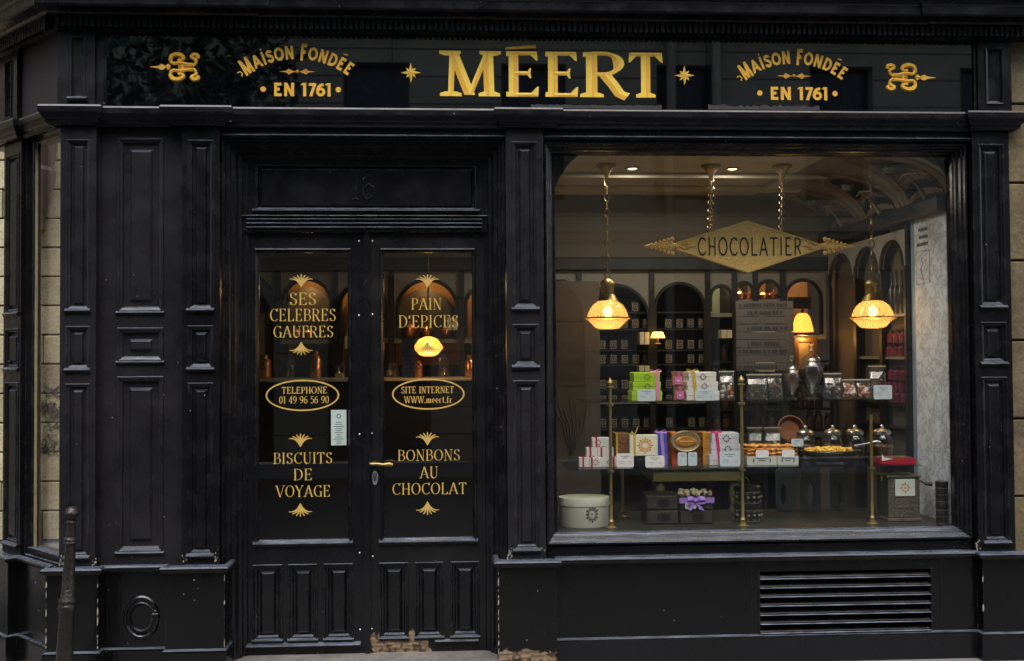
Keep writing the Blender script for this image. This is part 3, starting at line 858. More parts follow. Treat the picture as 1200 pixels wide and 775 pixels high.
# architrave: breaks forward over each pilaster
def ress(d0, d1, marks, e0=None):
    p = [tuple(A + cdv * (-LC - .3) + cnv * d1), tuple(A + cdv * (PC(27, 140)[0]) + cnv * d1), tuple(A + cdv * (PC(27, 140)[0] + .0005) + cnv * d0)]
    q = A + cnv * d0; x0 = PX(57, d1, 140)
    t = (x0 - q.x) / cdv.x
    p += [(x0, q.y + cdv.y * t), (x0, d1)]
    for a, b in marks: p += [(PX(a, d1, 140), d1), (PX(a, d1, 140), d0), (PX(b, d1, 140), d0), (PX(b, d1, 140), d1)]
    p.append((xe + .02, d1)); p.append((xe + .02, .2))
    return p
AR = [(-.01, zAB), (.0, zAB), (.004, zAB + .006), (.018, zAB + .012), (.022, zAB + .028), (.034, zAB + .034), (.048, zAB + .056), (.052, zAB + .060), (.060, zAB + .062), (.060, zAT - .012), (.054, zAT - .002), (-.01, zAT + .002)]
AR = [(a * .72, b) for a, b in AR]
MB().sweep(ress(.005, -.030, [(112, 199), (264, 588), (650, 1139)]), AR).build('architrave', BLK, SF)
MB().box(PX(112), xe, .02, .2, zAB + .003, zAT).build('architrave_core', BLKD, SF)
MB(XFC).box(-LC - .2, 0, .02, .2, zAB + .003, zAT).build('architrave_core', BLKD, SF)
# frieze: framing of the sign, panels over the end pilasters
fr_holes0 = [(PX(81), PX(99), Z(120), Z(48))]
fp = sheet_holes(MB(), PX(66), PX(110), zAT - .004, zST + .03, 0.0, fr_holes0, .2).build('frieze_block', BROWNBLK, SF)
MB().rings(*fr_holes0[0], [(0, 0), (.003, -.006), (.008, -.006), (.014, .014), (.03, .016)]).build('sunk_panel', BROWNBLK, fp)
l = MB(); ledge(l, fr_holes0[0][0] - .012, fr_holes0[0][1] + .012, fr_holes0[0][2] + .016, 0, .02, .035); l.build('panel_ledge', BROWNBLK, fp)
fr_holes1 = [(PX(1154, 0, 85), PX(1176, 0, 85), Z(119), Z(50))]
fp = sheet_holes(MB(), PX(1146, 0, 85), PX(1185, 0, 85), zAT - .004, zST + .03, 0.0, fr_holes1, .2).build('frieze_block', BLK, SF)
MB().rings(*fr_holes1[0], [(0, 0), (.004, -.008), (.012, -.006), (.018, .012), (.025, .014)]).build('sunk_panel', BLK, fp)
MB().box(PX(110) + .001, PX(125, .02, 85), .02, .2, zAT - .003, zST + .03).build('frieze_board', BROWNBLK, SF)
MB().box(PX(1141, .02, 85), PX(1146, 0, 85) - .001, .02, .2, zAT - .003, zST + .03).build('frieze_board', BLK, SF)
# splayed frieze
a0, a1 = PC(20, 100)[0], PC(63, 100)[0]
MB(XFC).box(a0, -.012, .03, .2, zAT - .003, zST + .03).build('frieze_board', mat('lit_plum_board', (.032, .023, .024), .55, var=.3, scale=3, bump=.15), SF)  # reddish plum, lightened so the light on the splay is in its colour
hh = [(PC(6, 100)[0], PC(14, 100)[0], Z(120), Z(48))]
fp = sheet_holes(MB(XFC), PC(0, 100)[0] - .05, a0 - .001, zAT - .004, zST + .03, 0.0, hh, .2).build('frieze_block', BLK, SF)
MB(XFC).rings(*hh[0], [(0, 0), (.003, -.006), (.008, -.006), (.014, .014), (.03, .016)]).build('sunk_panel', BLK, fp)
# cornice
zc0 = Z(38, -.03)
zd0, zd1 = Z(36, -.07), Z(24, -.07)
def cpath(d):
    p = [tuple(A + cdv * (-LC - .3) + cnv * d), tuple(A + cnv * d)]
    p = [tuple(A + cdv * (-LC - .3))]
    p += [(A.x, 0.0), (PX(285), 0.0), (PX(285), .014), (PX(1105), .014), (PX(1105), 0.0), (xe + .3, 0.0)]
    return p
CP = [(-.04, zc0 - .004), (.012, zc0 - .004), (.018, zc0 + .004), (.018, zd0 - .004), (.03, zd0 - .002), (.03, zd1), (.085, zd1 + .003), (.09, zd1 + .01), (.10, zd1 + .014), (.16, zd1 + .022), (.165, zd1 + .032), (.165, zd1 + .075), (.172, zd1 + .082), (.185, zd1 + .088), (.20, zd1 + .12), (.24, zd1 + .15), (.25, zd1 + .155), (.25, zd1 + .22), (-.04, zd1 + .26)]
MB().sweep(cpath(0), CP).build('cornice', BLK, SF)
dn = MB()
x = A.x + .0; i = 0
sp_ = (PX(707) - PX(700)) * .92
while x < xe + .2:
    dn.box(x, x + sp_ * .62, -.064, -.02, zd0 + rnd.uniform(0, .002), zd1 + .002); x += sp_
u = -LC - .25
while u < -.03:
    dn.box(*(0,) * 6) if False else dn.add([tuple(XFC @ Vector(v)) for v in MB().box(u, u + sp_ * .62, -.064, -.02, zd0, zd1 + .002).v], [(3, 2, 1, 0), (4, 5, 6, 7), (0, 1, 5, 4), (1, 2, 6, 5), (2, 3, 7, 6), (3, 0, 4, 7)])
    u += sp_
dn.build('dentil_course', BLK, SF, kind='stuff')
# wall above, so that nothing shows past the cornice
MB().box(xA - .2, 4.2, .05, .5, zd1 + .1, 5.6).build('upper_wall', STONE, SF)

# bare arrises where the paint has chipped off the plinth blocks and pilaster feet
BAREM = mat('bare_chipped_edge', (.36, .32, .25), .7, var=.5, scale=60)
for nme_, xs_, y_, za_, zb2_, dens in (('a', xb(56), yB, .1, zPL - .05, .55), ('b', xb(116), yB, .08, zPL - .04, .55), ('c', xb(264), yB, .1, zPL - .04, .30), ('d', xb(584), yB, .02, zPL - .03, .9), ('e', xb(1150), yB, .05, zPL - .1, .4)):
    cm = MB(); z = za_
    while z < zb2_:
        l_ = rnd.uniform(.008, .05)
        if rnd.random() < dens:
            w_ = rnd.uniform(.0012, .0042)
            cm.prism([(xs_ - w_, z), (xs_ + w_ * .6, z + l_ * .1), (xs_ + w_, z + l_ * .55), (xs_ + w_ * .3, z + l_), (xs_ - w_ * .8, z + l_ * .7)], y_ - .0012, y_ + .002)
        z += l_ + rnd.uniform(.002, .02)
    cm.build('bare_edge', BAREM, SF, kind='stuff')
cm = MB()
for px, y_, n_ in ((72, 0, 10), (110, 0, 6), (216, 0, 6), (254, 0, 9), (597, 0, 12), (636, 0, 4), (1146, 0, 12)):
    for q in range(n_):
        X, Zz = PX(px, y_, 640) + rnd.uniform(-.012, .012), zPL + .012 + abs(rnd.gauss(0, .035)); r_ = rnd.uniform(.0015, .006)
        cm.prism([(X + r_ * rnd.uniform(.5, 1) * math.cos(a_), Zz + r_ * rnd.uniform(.7, 1.8) * math.sin(a_)) for a_ in (0, 1.1, 2.2, 3.3, 4.4, 5.4)], y_ - .0012, y_ + .001)
for px, py in ((270, 142), (262, 141), (251, 141), (57, 138), (73, 124), (110, 124), (198, 134), (122, 121), (588, 665), (586, 654), (265, 762), (240, 612), (247, 616)):
    X, Zz = P(px, py, -.03); r_ = rnd.uniform(.003, .008)
    cm.prism([(X + r_ * rnd.uniform(.6, 1.3) * math.cos(a_), Zz + r_ * rnd.uniform(.4, .8) * math.sin(a_)) for a_ in (0, 1.1, 2.2, 3.3, 4.4, 5.4)], -.034, -.02) if py < 300 else None
cm.build('paint_chips', BAREM, SF, kind='stuff')

# ------------------------------------------------------------------ sign board
SG = thing('sign_board', 'long black glass sign with carved gold letters above the door and window', 'sign', (0, .01, zSB))
yS = .022
sx_ = [PX(125, yS, 85), PX(459.5, yS, 85), PX(828.5, yS, 85), PX(1140, yS, 85)]
for a, b in zip(sx_, sx_[1:]):
    MB().box(a + .0015, b - .0015, yS, yS + .02, zSB + .001, zST - .001, ch=.001).build('glass_panel', SIGNG, SG)
MB().box(sx_[0], sx_[3], yS + .021, .1, zSB, zST).build('backing_board', BLKD, SG)
fm = MB()
fm.box(sx_[0] - .012, sx_[3] + .012, yS - .014, yS + .03, zSB - .014, zSB); fm.box(sx_[0] - .012, sx_[3] + .012, yS - .010, yS + .03, zST, zST + .02)
fm.box(sx_[0] - .012, sx_[0], yS - .012, yS + .03, zSB + .0005, zST - .0005); fm.box(sx_[3], sx_[3] + .012, yS - .012, yS + .03, zSB + .0005, zST - .0005)
fm.build('frame', BLK, SG)
# affine map of sign pixels to the panel
_sx = (sx_[3] - sx_[0]) / (1140 - 125.)
_sz = (Z(60, yS) - Z(112, yS)) / 52.
SX = lambda px: PX(px, yS, 85)
SZ = lambda py: Z(85, yS) + (85 - py) * _sz
yL = yS - .0025
for ch, a, b in (('M', 518, 584), ('E', 593, 632), ('E', 639, 678), ('R', 683, 739), ('T', 736, 777)):
    m = MB()
    w = _G[ch][0]; lo, hi = {'M': (.0, .98), 'E': (.02, .64), 'R': (.02, .78), 'T': (.02, .70)}[ch]
    X0, X1 = SX(a), SX(b); Z0, Z1 = SZ(113.5), SZ(60.5)
    put_glyph(m, ch, 'latin', lambda u, v: (X0 + (u - lo) / (hi - lo) * (X1 - X0), Z0 + v * (Z1 - Z0)), yL, depth=.0022, ridge=.0025, two=True)
    m.build('letter', [GOLD3, GOLD], SG)
m = MB()
m.prism([(SX(592), SZ(58.5)), (SX(593), SZ(56)), (SX(628), SZ(52.5)), (SX(628.5), SZ(56.5))], yL - .001, yS - .0003)
m.build('accent', [GOLD], SG)
def star(px, py):
    m = MB(); cx, cz = SX(px), SZ(py); n = 0
    for k in range(8):
        n += 1
        a = k * 45; r = 12 * _sx if k % 2 == 0 else 8 * _sx
        w = 1.8 * _sx
        A_ = R(a); ca, sa = math.cos(A_), math.sin(A_)
        tip = (cx + r * sa, yL + .001, cz + r * ca)
        lft = (cx + w * 1.3 * (sa - ca), yL - .0001 * n, cz + w * 1.3 * (ca + sa)); rgt = (cx + w * 1.3 * (sa + ca), yL - .0001 * n, cz + w * 1.3 * (ca - sa))
        m.add([(cx, yL - .004, cz), lft, tip], [(0, 1, 2)], 0); m.add([(cx, yL - .004, cz), tip, rgt], [(0, 1, 2)], 1)
    m.build('star', [GOLD3, GOLD2], SG, recalc=False)
star(481.5, 86.5); star(802, 87)
def founded(cx):
    """arched line over a spindle over EN 1761"""
    m = MB()
    s = _sx
    rad = 98 * s
    put_arc(m, 'MAISON FONDEE', 'bold', SX(cx), SZ(72) - rad, rad, R(36.5), 15.5 * s, yL, 12.4 * s, sp=.08, depth=.002)
    # swashes on the M and F, accent, dot
    k = 0
    for t, r0 in ((-64, 92), (-58, 100), (6, 80), (12, 60)):
        k += 1
    a0 = R(-33)
    for ang, rr in ((-39.5, 103),):
        a = R(ang); px_, pz_ = SX(cx) + (rr * s) * math.sin(a), SZ(72) - rad + rr * s * math.cos(a)
        m.tube([(px_ + 3.2 * s * math.cos(q * 1.1 + a), yL, pz_ + 3.2 * s * math.sin(q * 1.1 + a)) for q in range(4)], .0042, 5)
    ea = R(28.2); m.tube([(SX(cx) + 117 * s * math.sin(ea - .02), yL, SZ(72) - rad + 117 * s * math.cos(ea - .02)), (SX(cx) + 118 * s * math.sin(ea + .02), yL, SZ(72) - rad + 118 * s * math.cos(ea + .02))], .004, 5)
    ea = R(-21.2); m.ball((SX(cx) + 116.5 * s * math.sin(ea), yL + .001, SZ(72) - rad + 116.5 * s * math.cos(ea)), .006, 8)
    m.build('motto_lettering', GOLD, SG)
    m = MB()
    c, z = SX(cx), SZ(86.5)
    for sgn in (-1, 1):
        m.prism([(c + sgn * 1.5 * s, z), (c + sgn * 5 * s, z + 1 * s), (c + sgn * 10 * s, z + 3.4 * s), (c + sgn * 12.5 * s, z + 1 * s), (c + sgn * 21 * s, z), (c + sgn * 12.5 * s, z - 1 * s), (c + sgn * 10 * s, z - 3.4 * s), (c + sgn * 5 * s, z - 1 * s)], yL, yS - .0003)
    m.ball((c, yL, z), 2.2 * s, 8)
    m.build('spindle', GOLD2, SG)
    m = MB()
    put_text(m, 'EN 1761', 'bold', SX(cx - 28), SX(cx + 40), SZ(115), 15.5 * s, yL, depth=.002, sp=.06)
    m.build('year_lettering', GOLD, SG)
    m = MB()
    for d in (-40, 48):
        m = MB(); ring(m, SX(cx + d), SZ(107), 3.2 * s, 3.2 * s, 3.19 * s, yL, 16, .002); m.build('dot', GOLD, SG)
founded(348.5); founded(930)
def smooth_path(pts, w, n=4):
    o, ww = [], []
    for i in range(len(pts) - 1):
        p = [pts[max(0, min(len(pts) - 1, i + k))] for k in (-1, 0, 1, 2)]
        for q in range(n):
            t = q / n
            o.append(tuple(.5 * (2 * p[1][c] + (p[2][c] - p[0][c]) * t + (2 * p[0][c] - 5 * p[1][c] + 4 * p[2][c] - p[3][c]) * t * t + (3 * p[1][c] - p[0][c] - 3 * p[2][c] + p[3][c]) * t ** 3) for c in (0, 1)))
            ww.append(w[i] * (1 - t) + w[i + 1] * t if isinstance(w, list) else w)
    o.append(pts[-1]); ww.append(w[-1] if isinstance(w, list) else w)
    return o, ww
def scroll_ornament(px, py, sgn):
    """lyre of four scrolls with a spear point; sgn = side the point looks to"""
    m = MB(); s = _sx
    def T(a, b): return (SX(px + sgn * a), SZ(py + b))
    def tub(pts, w):
        if len(pts) > 3: pts, w = smooth_path(pts, w)
        m.tube([(T(a, b)[0], yL, T(a, b)[1]) for a, b in pts], w, 6)
    for v in (-1, 1):
        # outer bow
        tub([(-12 + 0, v * 3), (-8, v * 3), (-3, v * 4), (4, v * 4.5), (10, v * 4), (13, v * 8), (11, v * 13), (5, v * 14.5), (0, v * 13), (-2, v * 10), (1, v * 7.5), (4, v * 8.5)], [.006, .007, .009, .010, .009, .011, .013, .014, .013, .010, .008, .010])
        tub([(-13, v * 1.5), (-16, v * 4), (-17, v * 8), (-14, v * 10), (-12, v * 12), (-15, v * 14.5), (-19, v * 13), (-19, v * 10)], [.007, .008, .009, .010, .013, .012, .011, .009])
    for b in (-4.2, -1.4, 1.4, 4.2): tub([(-13, b), (4, b * .9)], .004)
    tub([(-1, -6), (-1, 6)], .006); tub([(13, 0), (18, 0)], .010); tub([(15.5, -3.2), (15.5, 3.2)], .008)
    p = [T(18, 0), T(21, -2.6), T(24, -3.4), T(28, -1.2), T(37, -.3), T(37, .3), T(28, 1.2), T(24, 3.4), T(21, 2.6)]
    m.prism(p, yL, yS - .0003)
    m.build('scroll_ornament', GOLD, SG, smooth=True)
scroll_ornament(213, 82.5, -1); scroll_ornament(1059, 87, 1)
# flaking adhesive along the glass edge: thin ragged film
fl = MB()
def ragged(x0, x1, z0, z1, n, jit):
    top = [(x0 + (x1 - x0) * i / n, z1 + rnd.uniform(-jit, jit)) for i in range(n + 1)]
    for i in range(n):
        fl.prism([(top[i][0], z0), (top[i + 1][0], z0), top[i + 1], top[i]], yS - .0006, yS - .00005)
ragged(SX(622), SX(775), SZ(126.8), SZ(122.5), 40, .003)
FILM = mat('grey_flaking_film', (.03, .03, .032), .6, var=.8, scale=40)
fl.build('flaking_film', FILM, SG); fl = MB()
ragged(SX(829.5), SX(960), SZ(126.8), SZ(122), 34, .008)
fl.build('flaking_film', FILM, SG)

# ------------------------------------------------------------------ door
xd0, xd1 = PX(258), PX(593)
zdt = Z(165, .0)
# fascia and ledge over the door and over the window
for a, b, lab in ((PX(258), PX(594), None), (PX(638.5), PX(1143), None)):
    f = MB().box(a + .002, b - .002, .03, .2, Z(160, .03), zAB + .02).build('fascia', BLK, SF)
    l = MB(); ledge(l, a + .004, b - .004, Z(158, .02), .03, .03, .03); l.build('fascia_ledge', BLK, f)
df = MB().rings(xd0, xd1, -.35, Z(164, .03), [(0, .03), (.014, .03), (.018, .045), (.018, .06), (.034, .062), (.040, .075), (.044, .09), (.058, .092), (.064, .105), (.072, .125), (.086, .13), (.09, .16), (.105, .163), (.112, .175), (.112, .28)], cap=False).build('door_frame', BLK, SF)
yD = .175
lx0, lx1 = PX(287.5, yD, 450), PX(569.5, yD, 450)
xm = PX(431.5, yD, 450)
zgt = Z(273, yD)
# transom with the number
tz0, tz1 = Z(254, yD), Z(187, yD)
th_ = (PX(297, yD, 220), PX(561, yD, 220), Z(249, yD), Z(191, yD))
tp = sheet_holes(MB(), lx0 - .02, lx1 + .02, tz0, tz1 + .12, yD, [th_], yD + .08).build('transom_panel', BLK, SF)
MB().rings(*th_, [(0, yD), (.003, yD - .005), (.010, yD - .005), (.014, yD + .004), (.022, yD + .008), (.028, yD + .022), (.034, yD + .022), (.044, yD + .006)]).build('raised_panel', BLK, tp)
l = MB(); ledge(l, th_[0] - .005, th_[1] + .005, th_[2] + .02, yD, .016, .03); l.build('panel_ledge', BLK, tp)
m = MB()
n0, n1, nz0, nz1 = PX(409, yD, 220), PX(440, yD, 220), Z(234.5, yD), Z(205, yD)
yN_ = yD + .006
def nstroke(pts, w):
    P_ = [(n0 + a * (n1 - n0), nz0 + b * (nz1 - nz0)) for a, b in pts]
    m.tube([(a, yN_ - .001, b) for a, b in P_], w, 6)
nstroke([(.0, .72), (.16, .92), (.26, .98), (.26, .06), (.14, .0)], .0062)
nstroke([(.26, .06), (.36, .0)], .005)
nstroke([(.9, .88), (.66, 1.0), (.52, .8), (.52, .16), (.7, .0), (.9, .16), (.92, .5), (.74, .62), (.56, .46)], .0062)
nstroke([(.66, 1.0), (.60, .5)], .004)
m.build('door_number', BLK, tp)
tb = MB().box(lx0 - .012, lx1 + .012, yD - .03, yD + .04, Z(272.5, yD), tz0 + .002)
tb = tb.build('transom_bar', BLK, SF)
for q in (257.5, 262.3, 267):
    l = MB(); ledge(l, lx0 + .012, lx1 - .018, Z(q - 1.6, yD - .03), yD - .0298, .012, .017); l.build('bar_ridge', BLK, tb)
l = MB(); ledge(l, lx0 - .01, lx1 + .01, Z(254, yD) + .004, yD - .03, .016, .014); l.build('bar_ridge', BLK, tb)

DB = paint('rubbed_door_paint', (.0058, .0054, .0060), .33, .6, bare=(PX(446, yD, 750) - .03, PX(506, yD, 750), -.1, Z(738, yD)))
def leaf(a, b, gx0, gx1, pans, bare, txt):
    zb = Z(767, yD)
    g0, g1, gz0, gz1 = PX(gx0, yD, 460), PX(gx1, yD, 460), Z(634, yD), Z(291, yD)
    hs = [(g0, g1, gz0, gz1)] + [(PX(p0, yD, 700), PX(p1, yD, 700), Z(746, yD), Z(657, yD)) for p0, p1 in pans]
    door = sheet_holes(MB(), a, b, zb, zgt, yD, hs, yD + .045).build('door_leaf', DB if bare else BLK, SF)
    MB().rings(g0, g1, gz0, gz1, [(0, yD), (.002, yD - .008), (.009, yD - .010), (.013, yD - .003), (.018, yD + .006), (.022, yD + .018), (.022, yD + .04)], cap=False).build('glazing_bead', BLK, door)
    l = MB(); ledge(l, g0 - .006, g1 + .006, gz0 + .020, yD, .02, .034); l.build('glass_ledge', BLK, door)
    MB().box(g0 + .019, g1 - .019, yD + .02, yD + .026, gz0 + .017, gz1 - .017).build('glass_pane', GLASS, door)
    for h in hs[1:]:
        MB().rings(*h, [(0, yD), (.002, yD - .006), (.008, yD - .007), (.013, yD + .003), (.022, yD + .006), (.028, yD + .022), (.036, yD + .023), (.052, yD + .008)]).build('raised_panel', BLK, door)
        l = MB(); ledge(l, h[0] - .003, h[1] + .003, h[2] + .016, yD, .014, .026); l.build('panel_ledge', BLK, door)
    return door, (g0, g1, gz0, gz1)
dL, gL = leaf(lx0, xm - .0015, 298, 412, ((296, 331), (337.5, 372), (379.5, 414)), False, None)
dR, gR = leaf(xm + .0015, lx1, 445, 558, ((444.5, 479), (486, 520), (528, 562)), True, None)
l = MB(); ledge(l, PX(289, yD, 750), PX(423, yD, 750), Z(747.5, yD), yD, .028, .035); l.build('weather_bar', BLK, dL)
l = MB(); ledge(l, PX(510, yD, 750), PX(561, yD, 750), Z(747, yD), yD, .022, .024); l.build('weather_bar', BLK, dR)
MB().box(PX(427, yD, 500), PX(433.5, yD, 500), yD - .016, yD - .001, Z(765, yD), zgt - .004, ch=.004).build('meeting_bead', BLK, dL)
for a, b in ((420.8, 282.8), (420.8, 369.8), (421.4, 509), (421.4, 648), (422, 738)):
    X, Zz = P(a, b, yD); MB(Matrix.Translation((X, yD, Zz)) @ Matrix.Rotation(R(90), 4, 'X')).lathe(0, 0, [(.0045, -.001), (.0045, .002), (.0001, .0045)], 10).build('screw', SCREW, dL)
for a, b in ((436.5, 282.8), (436.5, 368.7), (436.2, 508), (436.8, 652), (436, 737)):
    X, Zz = P(a, b, yD); MB(Matrix.Translation((X, yD, Zz)) @ Matrix.Rotation(R(90), 4, 'X')).lathe(0, 0, [(.0045, -.001), (.0045, .002), (.0001, .0045)], 10).build('screw', SCREW, dR)
# handle
hd = MB(); X, Zz = P(438.5, 543, yD)
hd.tube([(X, yD, Zz), (X, yD - .05, Zz)], .009, 12)
hd.tube([(X - .022, yD - .05, Zz + .004), (X - .012, yD - .052, Zz), (X + .02, yD - .052, Zz + .001), (X + .05, yD - .05, Zz - .004), (X + .085, yD - .048, Zz - .002), (X + .105, yD - .048, Zz - .006)], [.005, .009, .008, .0085, .012, .009], 12)
hd.build('handle', BRASS, dR, smooth=True)
X2, Z2 = P(439.5, 560, yD)
MB(Matrix.Translation((X2, yD, Z2)) @ Matrix.Rotation(R(90), 4, 'X')).lathe(0, 0, [(.017, -.001), (.017, .004), (.013, .007), (.0001, .007)], 24, sy=2.3).build('escutcheon', STEEL, dR, smooth=True)
MB().box(X2 - .003, X2 + .003, yD - .0105, yD - .006, Z2 - .016, Z2 + .012).build('keyhole', DKINK, dR)
MB().box(X2 - .014, X2 - .010, yD - .004, yD, Z(608, yD), Z(500, yD)).build('lock_plate', STEEL if False else BLK, dR)
# threshold
MB().box(xb(264) + .002, xb(584) - .002, -.05, .4, -.06, Z(769.5, .05)).build('threshold_step', stone('worn_step_stone', (.08, .075, .07), (.20, .18, .155), 4), SF)

# gilt lettering on the door glass
yG = yD + .0185
def door_text(door, g_, cx, lines, name='gilt_line', sty='didone'):
    for s, px0, px1, pyt, pyb in lines:
        m = MB()
        put_text(m, s, sty, PX(px0, yG, 460), PX(px1, yG, 460), Z(pyb, yG, cx), Z(pyt, yG, cx) - Z(pyb, yG, cx), yG, depth=.0008, sp=.05)
        m.build(name, GOLDT, door)
def pal(door, px, py, s, up):
    m = MB(); X, Zz = P(px, py, yG); palmette(m, X, Zz, s * 1.13, yG, up); m.build('palmette', GOLDT, door)
door_text(dL, gL, 355, [('SES', 339, 371, 343, 357.5), ('CELEBRES', 316, 394, 362, 376.5), ('GAUFRES', 320, 391, 382, 395.5),
                        ('BISCUITS', 320, 389.5, 530.5, 543.5), ('DE', 343.5, 366, 549.5, 563), ('VOYAGE', 323, 387, 569, 582.5)])
door_text(dR, gR, 503, [('PAIN', 482, 518, 349.5, 363), ("D'EPICES", 467, 538, 369.5, 384),
                        ('BONBONS', 465.5, 539, 527, 540), ('AU', 491.5, 513.5, 547, 560.5), ('CHOCOLAT', 459, 546.5, 566, 579.5)])
door_text(dL, gL, 355, [('TELEPHONE', 330, 383.5, 453.5, 461.5), ('01 49 96 56 90', 327, 385.5, 464.5, 473)], 'gilt_small_line', 'small')
door_text(dR, gR, 503, [('SITE INTERNET', 470, 532, 453, 461), ('WWW', 473.5, 497, 464.5, 472.5), ('.meert.fr', 497, 530, 464.5, 472.5)], 'gilt_small_line', 'small')
for door, cx, py in ((dL, 354.5, 463.5), (dR, 502, 462)):
    m = MB(); X, Zz = P(cx, py, yG); ring(m, X, Zz, 42.5 / 212, 18.3 / 212, .0085, yG, 64, .0008); m.build('gilt_oval', GOLDT, door)
for door, cx, pys in ((dL, 353, ((337, 1), (401, 0), (524, 1), (590, 0))), (dR, 501, ((337, 1), (400.5, 0), (522, 1), (588, 0)))):
    for py, up in pys:
        pal(door, cx if door == dR else cx + (0 if py < 450 else -1), py if up else py, .064, bool(up))
# paper notice on the left pane
nt = thing('notice_card', 'small pale printed opening notice stuck on the left door glass', 'notice', (PX(396, .2), yD + .012, Z(522, yD)))
a0_, a1_, b0_, b1_ = PX(388, yG, 500), PX(406, yG, 500), Z(522, yG, 396), Z(480.5, yG, 396)
MB().box(a0_, a1_, yG - .001, yG + .0008, b0_, b1_).build('paper', mat('notice_paper', (.42, .52, .47), .6), nt)
m = MB(); ring(m, (a0_ + a1_) / 2, b1_ - .035, .012, .012, .004, yG - .0016, 14, .0005)
for i in range(11):
    w = rnd.uniform(.012, .03); z = b1_ - .07 - i * .0115
    m.box((a0_ + a1_) / 2 - w, (a0_ + a1_) / 2 + w, yG - .0016, yG - .0011, z, z + .0032)
m.build('printed_lines', INK, nt)

# ------------------------------------------------------------------ big window
wy = .13
wx0, wx1 = PX(640), PX(1139, 0, 400)
wz0, wz1 = Z(640, .03), Z(166, .03)
win = sub('shop_window', SF)
MB().rings(wx0, wx1, wz0, wz1, [(0, .03), (.010, .03), (.013, .05), (.022, .055), (.026, .08), (.036, .085), (.040, .10), (.046, .105), (.05, .125), (.05, .16)], cap=False).build('window_frame', BLK, win)
MB().box(wx0 - .02, PX(651.5, .14, 400), .135, .19, wz0, wz1).build('window_frame', BLK, win)
MB().box(PX(1118.5, .14, 400), wx1 + .02, .135, .19, wz0, wz1).build('window_frame', BLK, win)
MB().box(PX(640), PX(1139), .136, .19, Z(178, .135), wz1 + .02).build('window_frame', BLK, win)
gx0, gx1, gz0, gz1 = PX(651, .14, 400), PX(1119, .14, 400), Z(629, .14), Z(177, .14)
MB().box(gx0, gx1, .142, .150, gz0, gz1).build('glass_pane', GLASS, win)
for sgn, ax, w, h in ((1, gx0, 40, 48), (-1, gx1, 33, 42)):
    pts = [(ax, gz1 + .01), (ax + sgn * w / 210, gz1 + .01)]
    for t in range(11):
        q = t / 10; b_ = .11 * 4 * q * (1 - q)
        pts.append((ax + sgn * w / 210 * (1 - q - b_), gz1 + .01 - h / 210 * (q - b_)))
    MB().prism(pts, .156, .170).build('corner_spandrel', BLKD, win)
sz0, sz1 = Z(628.5, .14), Z(641.5, .045)
SILL = [(-.155, sz1 - .06), (-.155, sz0), (-.112, sz0 - .002), (-.103, sz0 - .005), (-.100, sz0 - .010), (-.100, sz1 + .006), (-.094, sz1 + .001), (-.050, sz1 - .001), (-.046, sz1 - .005), (-.046, sz1 - .010), (-.054, sz1 - .013), (-.054, zPL - .002)]
MB().sweep([(PX(638.5), 0), (PX(1143.5, 0, 640), 0)], SILL).build('window_sill', SILLM, win)

# ------------------------------------------------------------------ splayed corner window
cw = sub('corner_window', SF)
c0, c1 = PC(25, 400)[0], PC(69.5, 400)[0]
cz0, cz1 = Z(637, 0.05), PC(50, 166)[1]
MB(XFC).rings(c0, c1, zPL, zAB + .01, [(0, .02), (.012, .02), (.018, .05), (.026, .055), (.03, .09)], cap=False).build('window_frame', BLK, cw)
MB(XFC).rings(c0 + .03, c1 - .02, zPL + .045, zAB - .015, [(0, .06), (.004, .06), (.005, .074)], cap=False).build('glazing_bead', mat('cream_bead_lit_edge', (.34, .29, .17), .5, var=.4, scale=30), cw)  # pale wood, with the light its edges catch put into the cream
MB(XFC).box(c0 + .0, c1, .03, .12, zPL, zPL + .05).build('window_sill', BLK, cw)
MB(XFC).box(c0 + .03, c1 - .02, .075, .081, zPL + .04, zAB).build('glass_pane', GLASS, cw)
MB().box(xA + .03, xA + .06, .2, 2.6, -.05, 4).build('side_partition', BLKD, cw)

# unseen boards added behind the woodwork so that no daylight leaks in
MB().box(PX(75), PX(262), .205, .23, -.05, zTOP).build('light_block_board', BLKD, SF)
MB().box(PX(590), PX(643), .221, .25, -.05, zTOP).build('light_block_board', BLKD, SF)
MB().box(PX(1137), 3.6, .221, .25, -.05, zTOP).build('light_block_board', BLKD, SF)
MB().box(PX(262) + .001, PX(616), .205, .25, Z(192, .2), zTOP).build('light_block_board', BLKD, SF)
MB().box(PX(616) + .001, PX(1137), .205, .25, Z(175, .2), zTOP).build('light_block_board', BLKD, SF)
MB().box(PX(640), PX(1137), .206, .25, -.05, Z(640, .2)).build('light_block_board', BLKD, SF)

# iron bollard on the pavement
yb_ = -.35
bo = thing('iron_bollard', 'leaning cast iron bollard with ball top by the corner pilaster', 'bollard', (PX(74, yb_, 800), yb_, -.01))
def bpt(t):    # t = pixel row
    return Vector((PX(84.5 - (t - 601) * .052, yb_, t), yb_, Z(t, yb_, 84)))
prof = [(593, .4), (594, 3.4), (597, 6.6), (601, 8.2), (605, 6.8), (608, 4), (610, 3.4)]
bm_ = MB(); bm_.tube([bpt(t) for t, r in prof], [r / 233 for t, r in prof], 20); bm_.build('ball_finial', IRON, bo, smooth=True)
prof = [(609, 3), (610, 5.4), (612, 6), (614, 4.8), (617, 4.6), (629, 5.2), (630, 6.6), (632, 7.6), (634, 7.0), (636, 7.8), (638, 6.2), (640, 5.6), (700, 7.4), (702, 9.0), (705, 9.8), (708, 8.8), (710, 9.8), (713, 10.2), (716, 9.0), (718, 8.2), (775, 9.4), (842, 11)]
bm_ = MB(); bm_.tube([bpt(t) for t, r in prof], [r / 233 for t, r in prof], 24); bm_.build('post', IRON, bo, smooth=True)

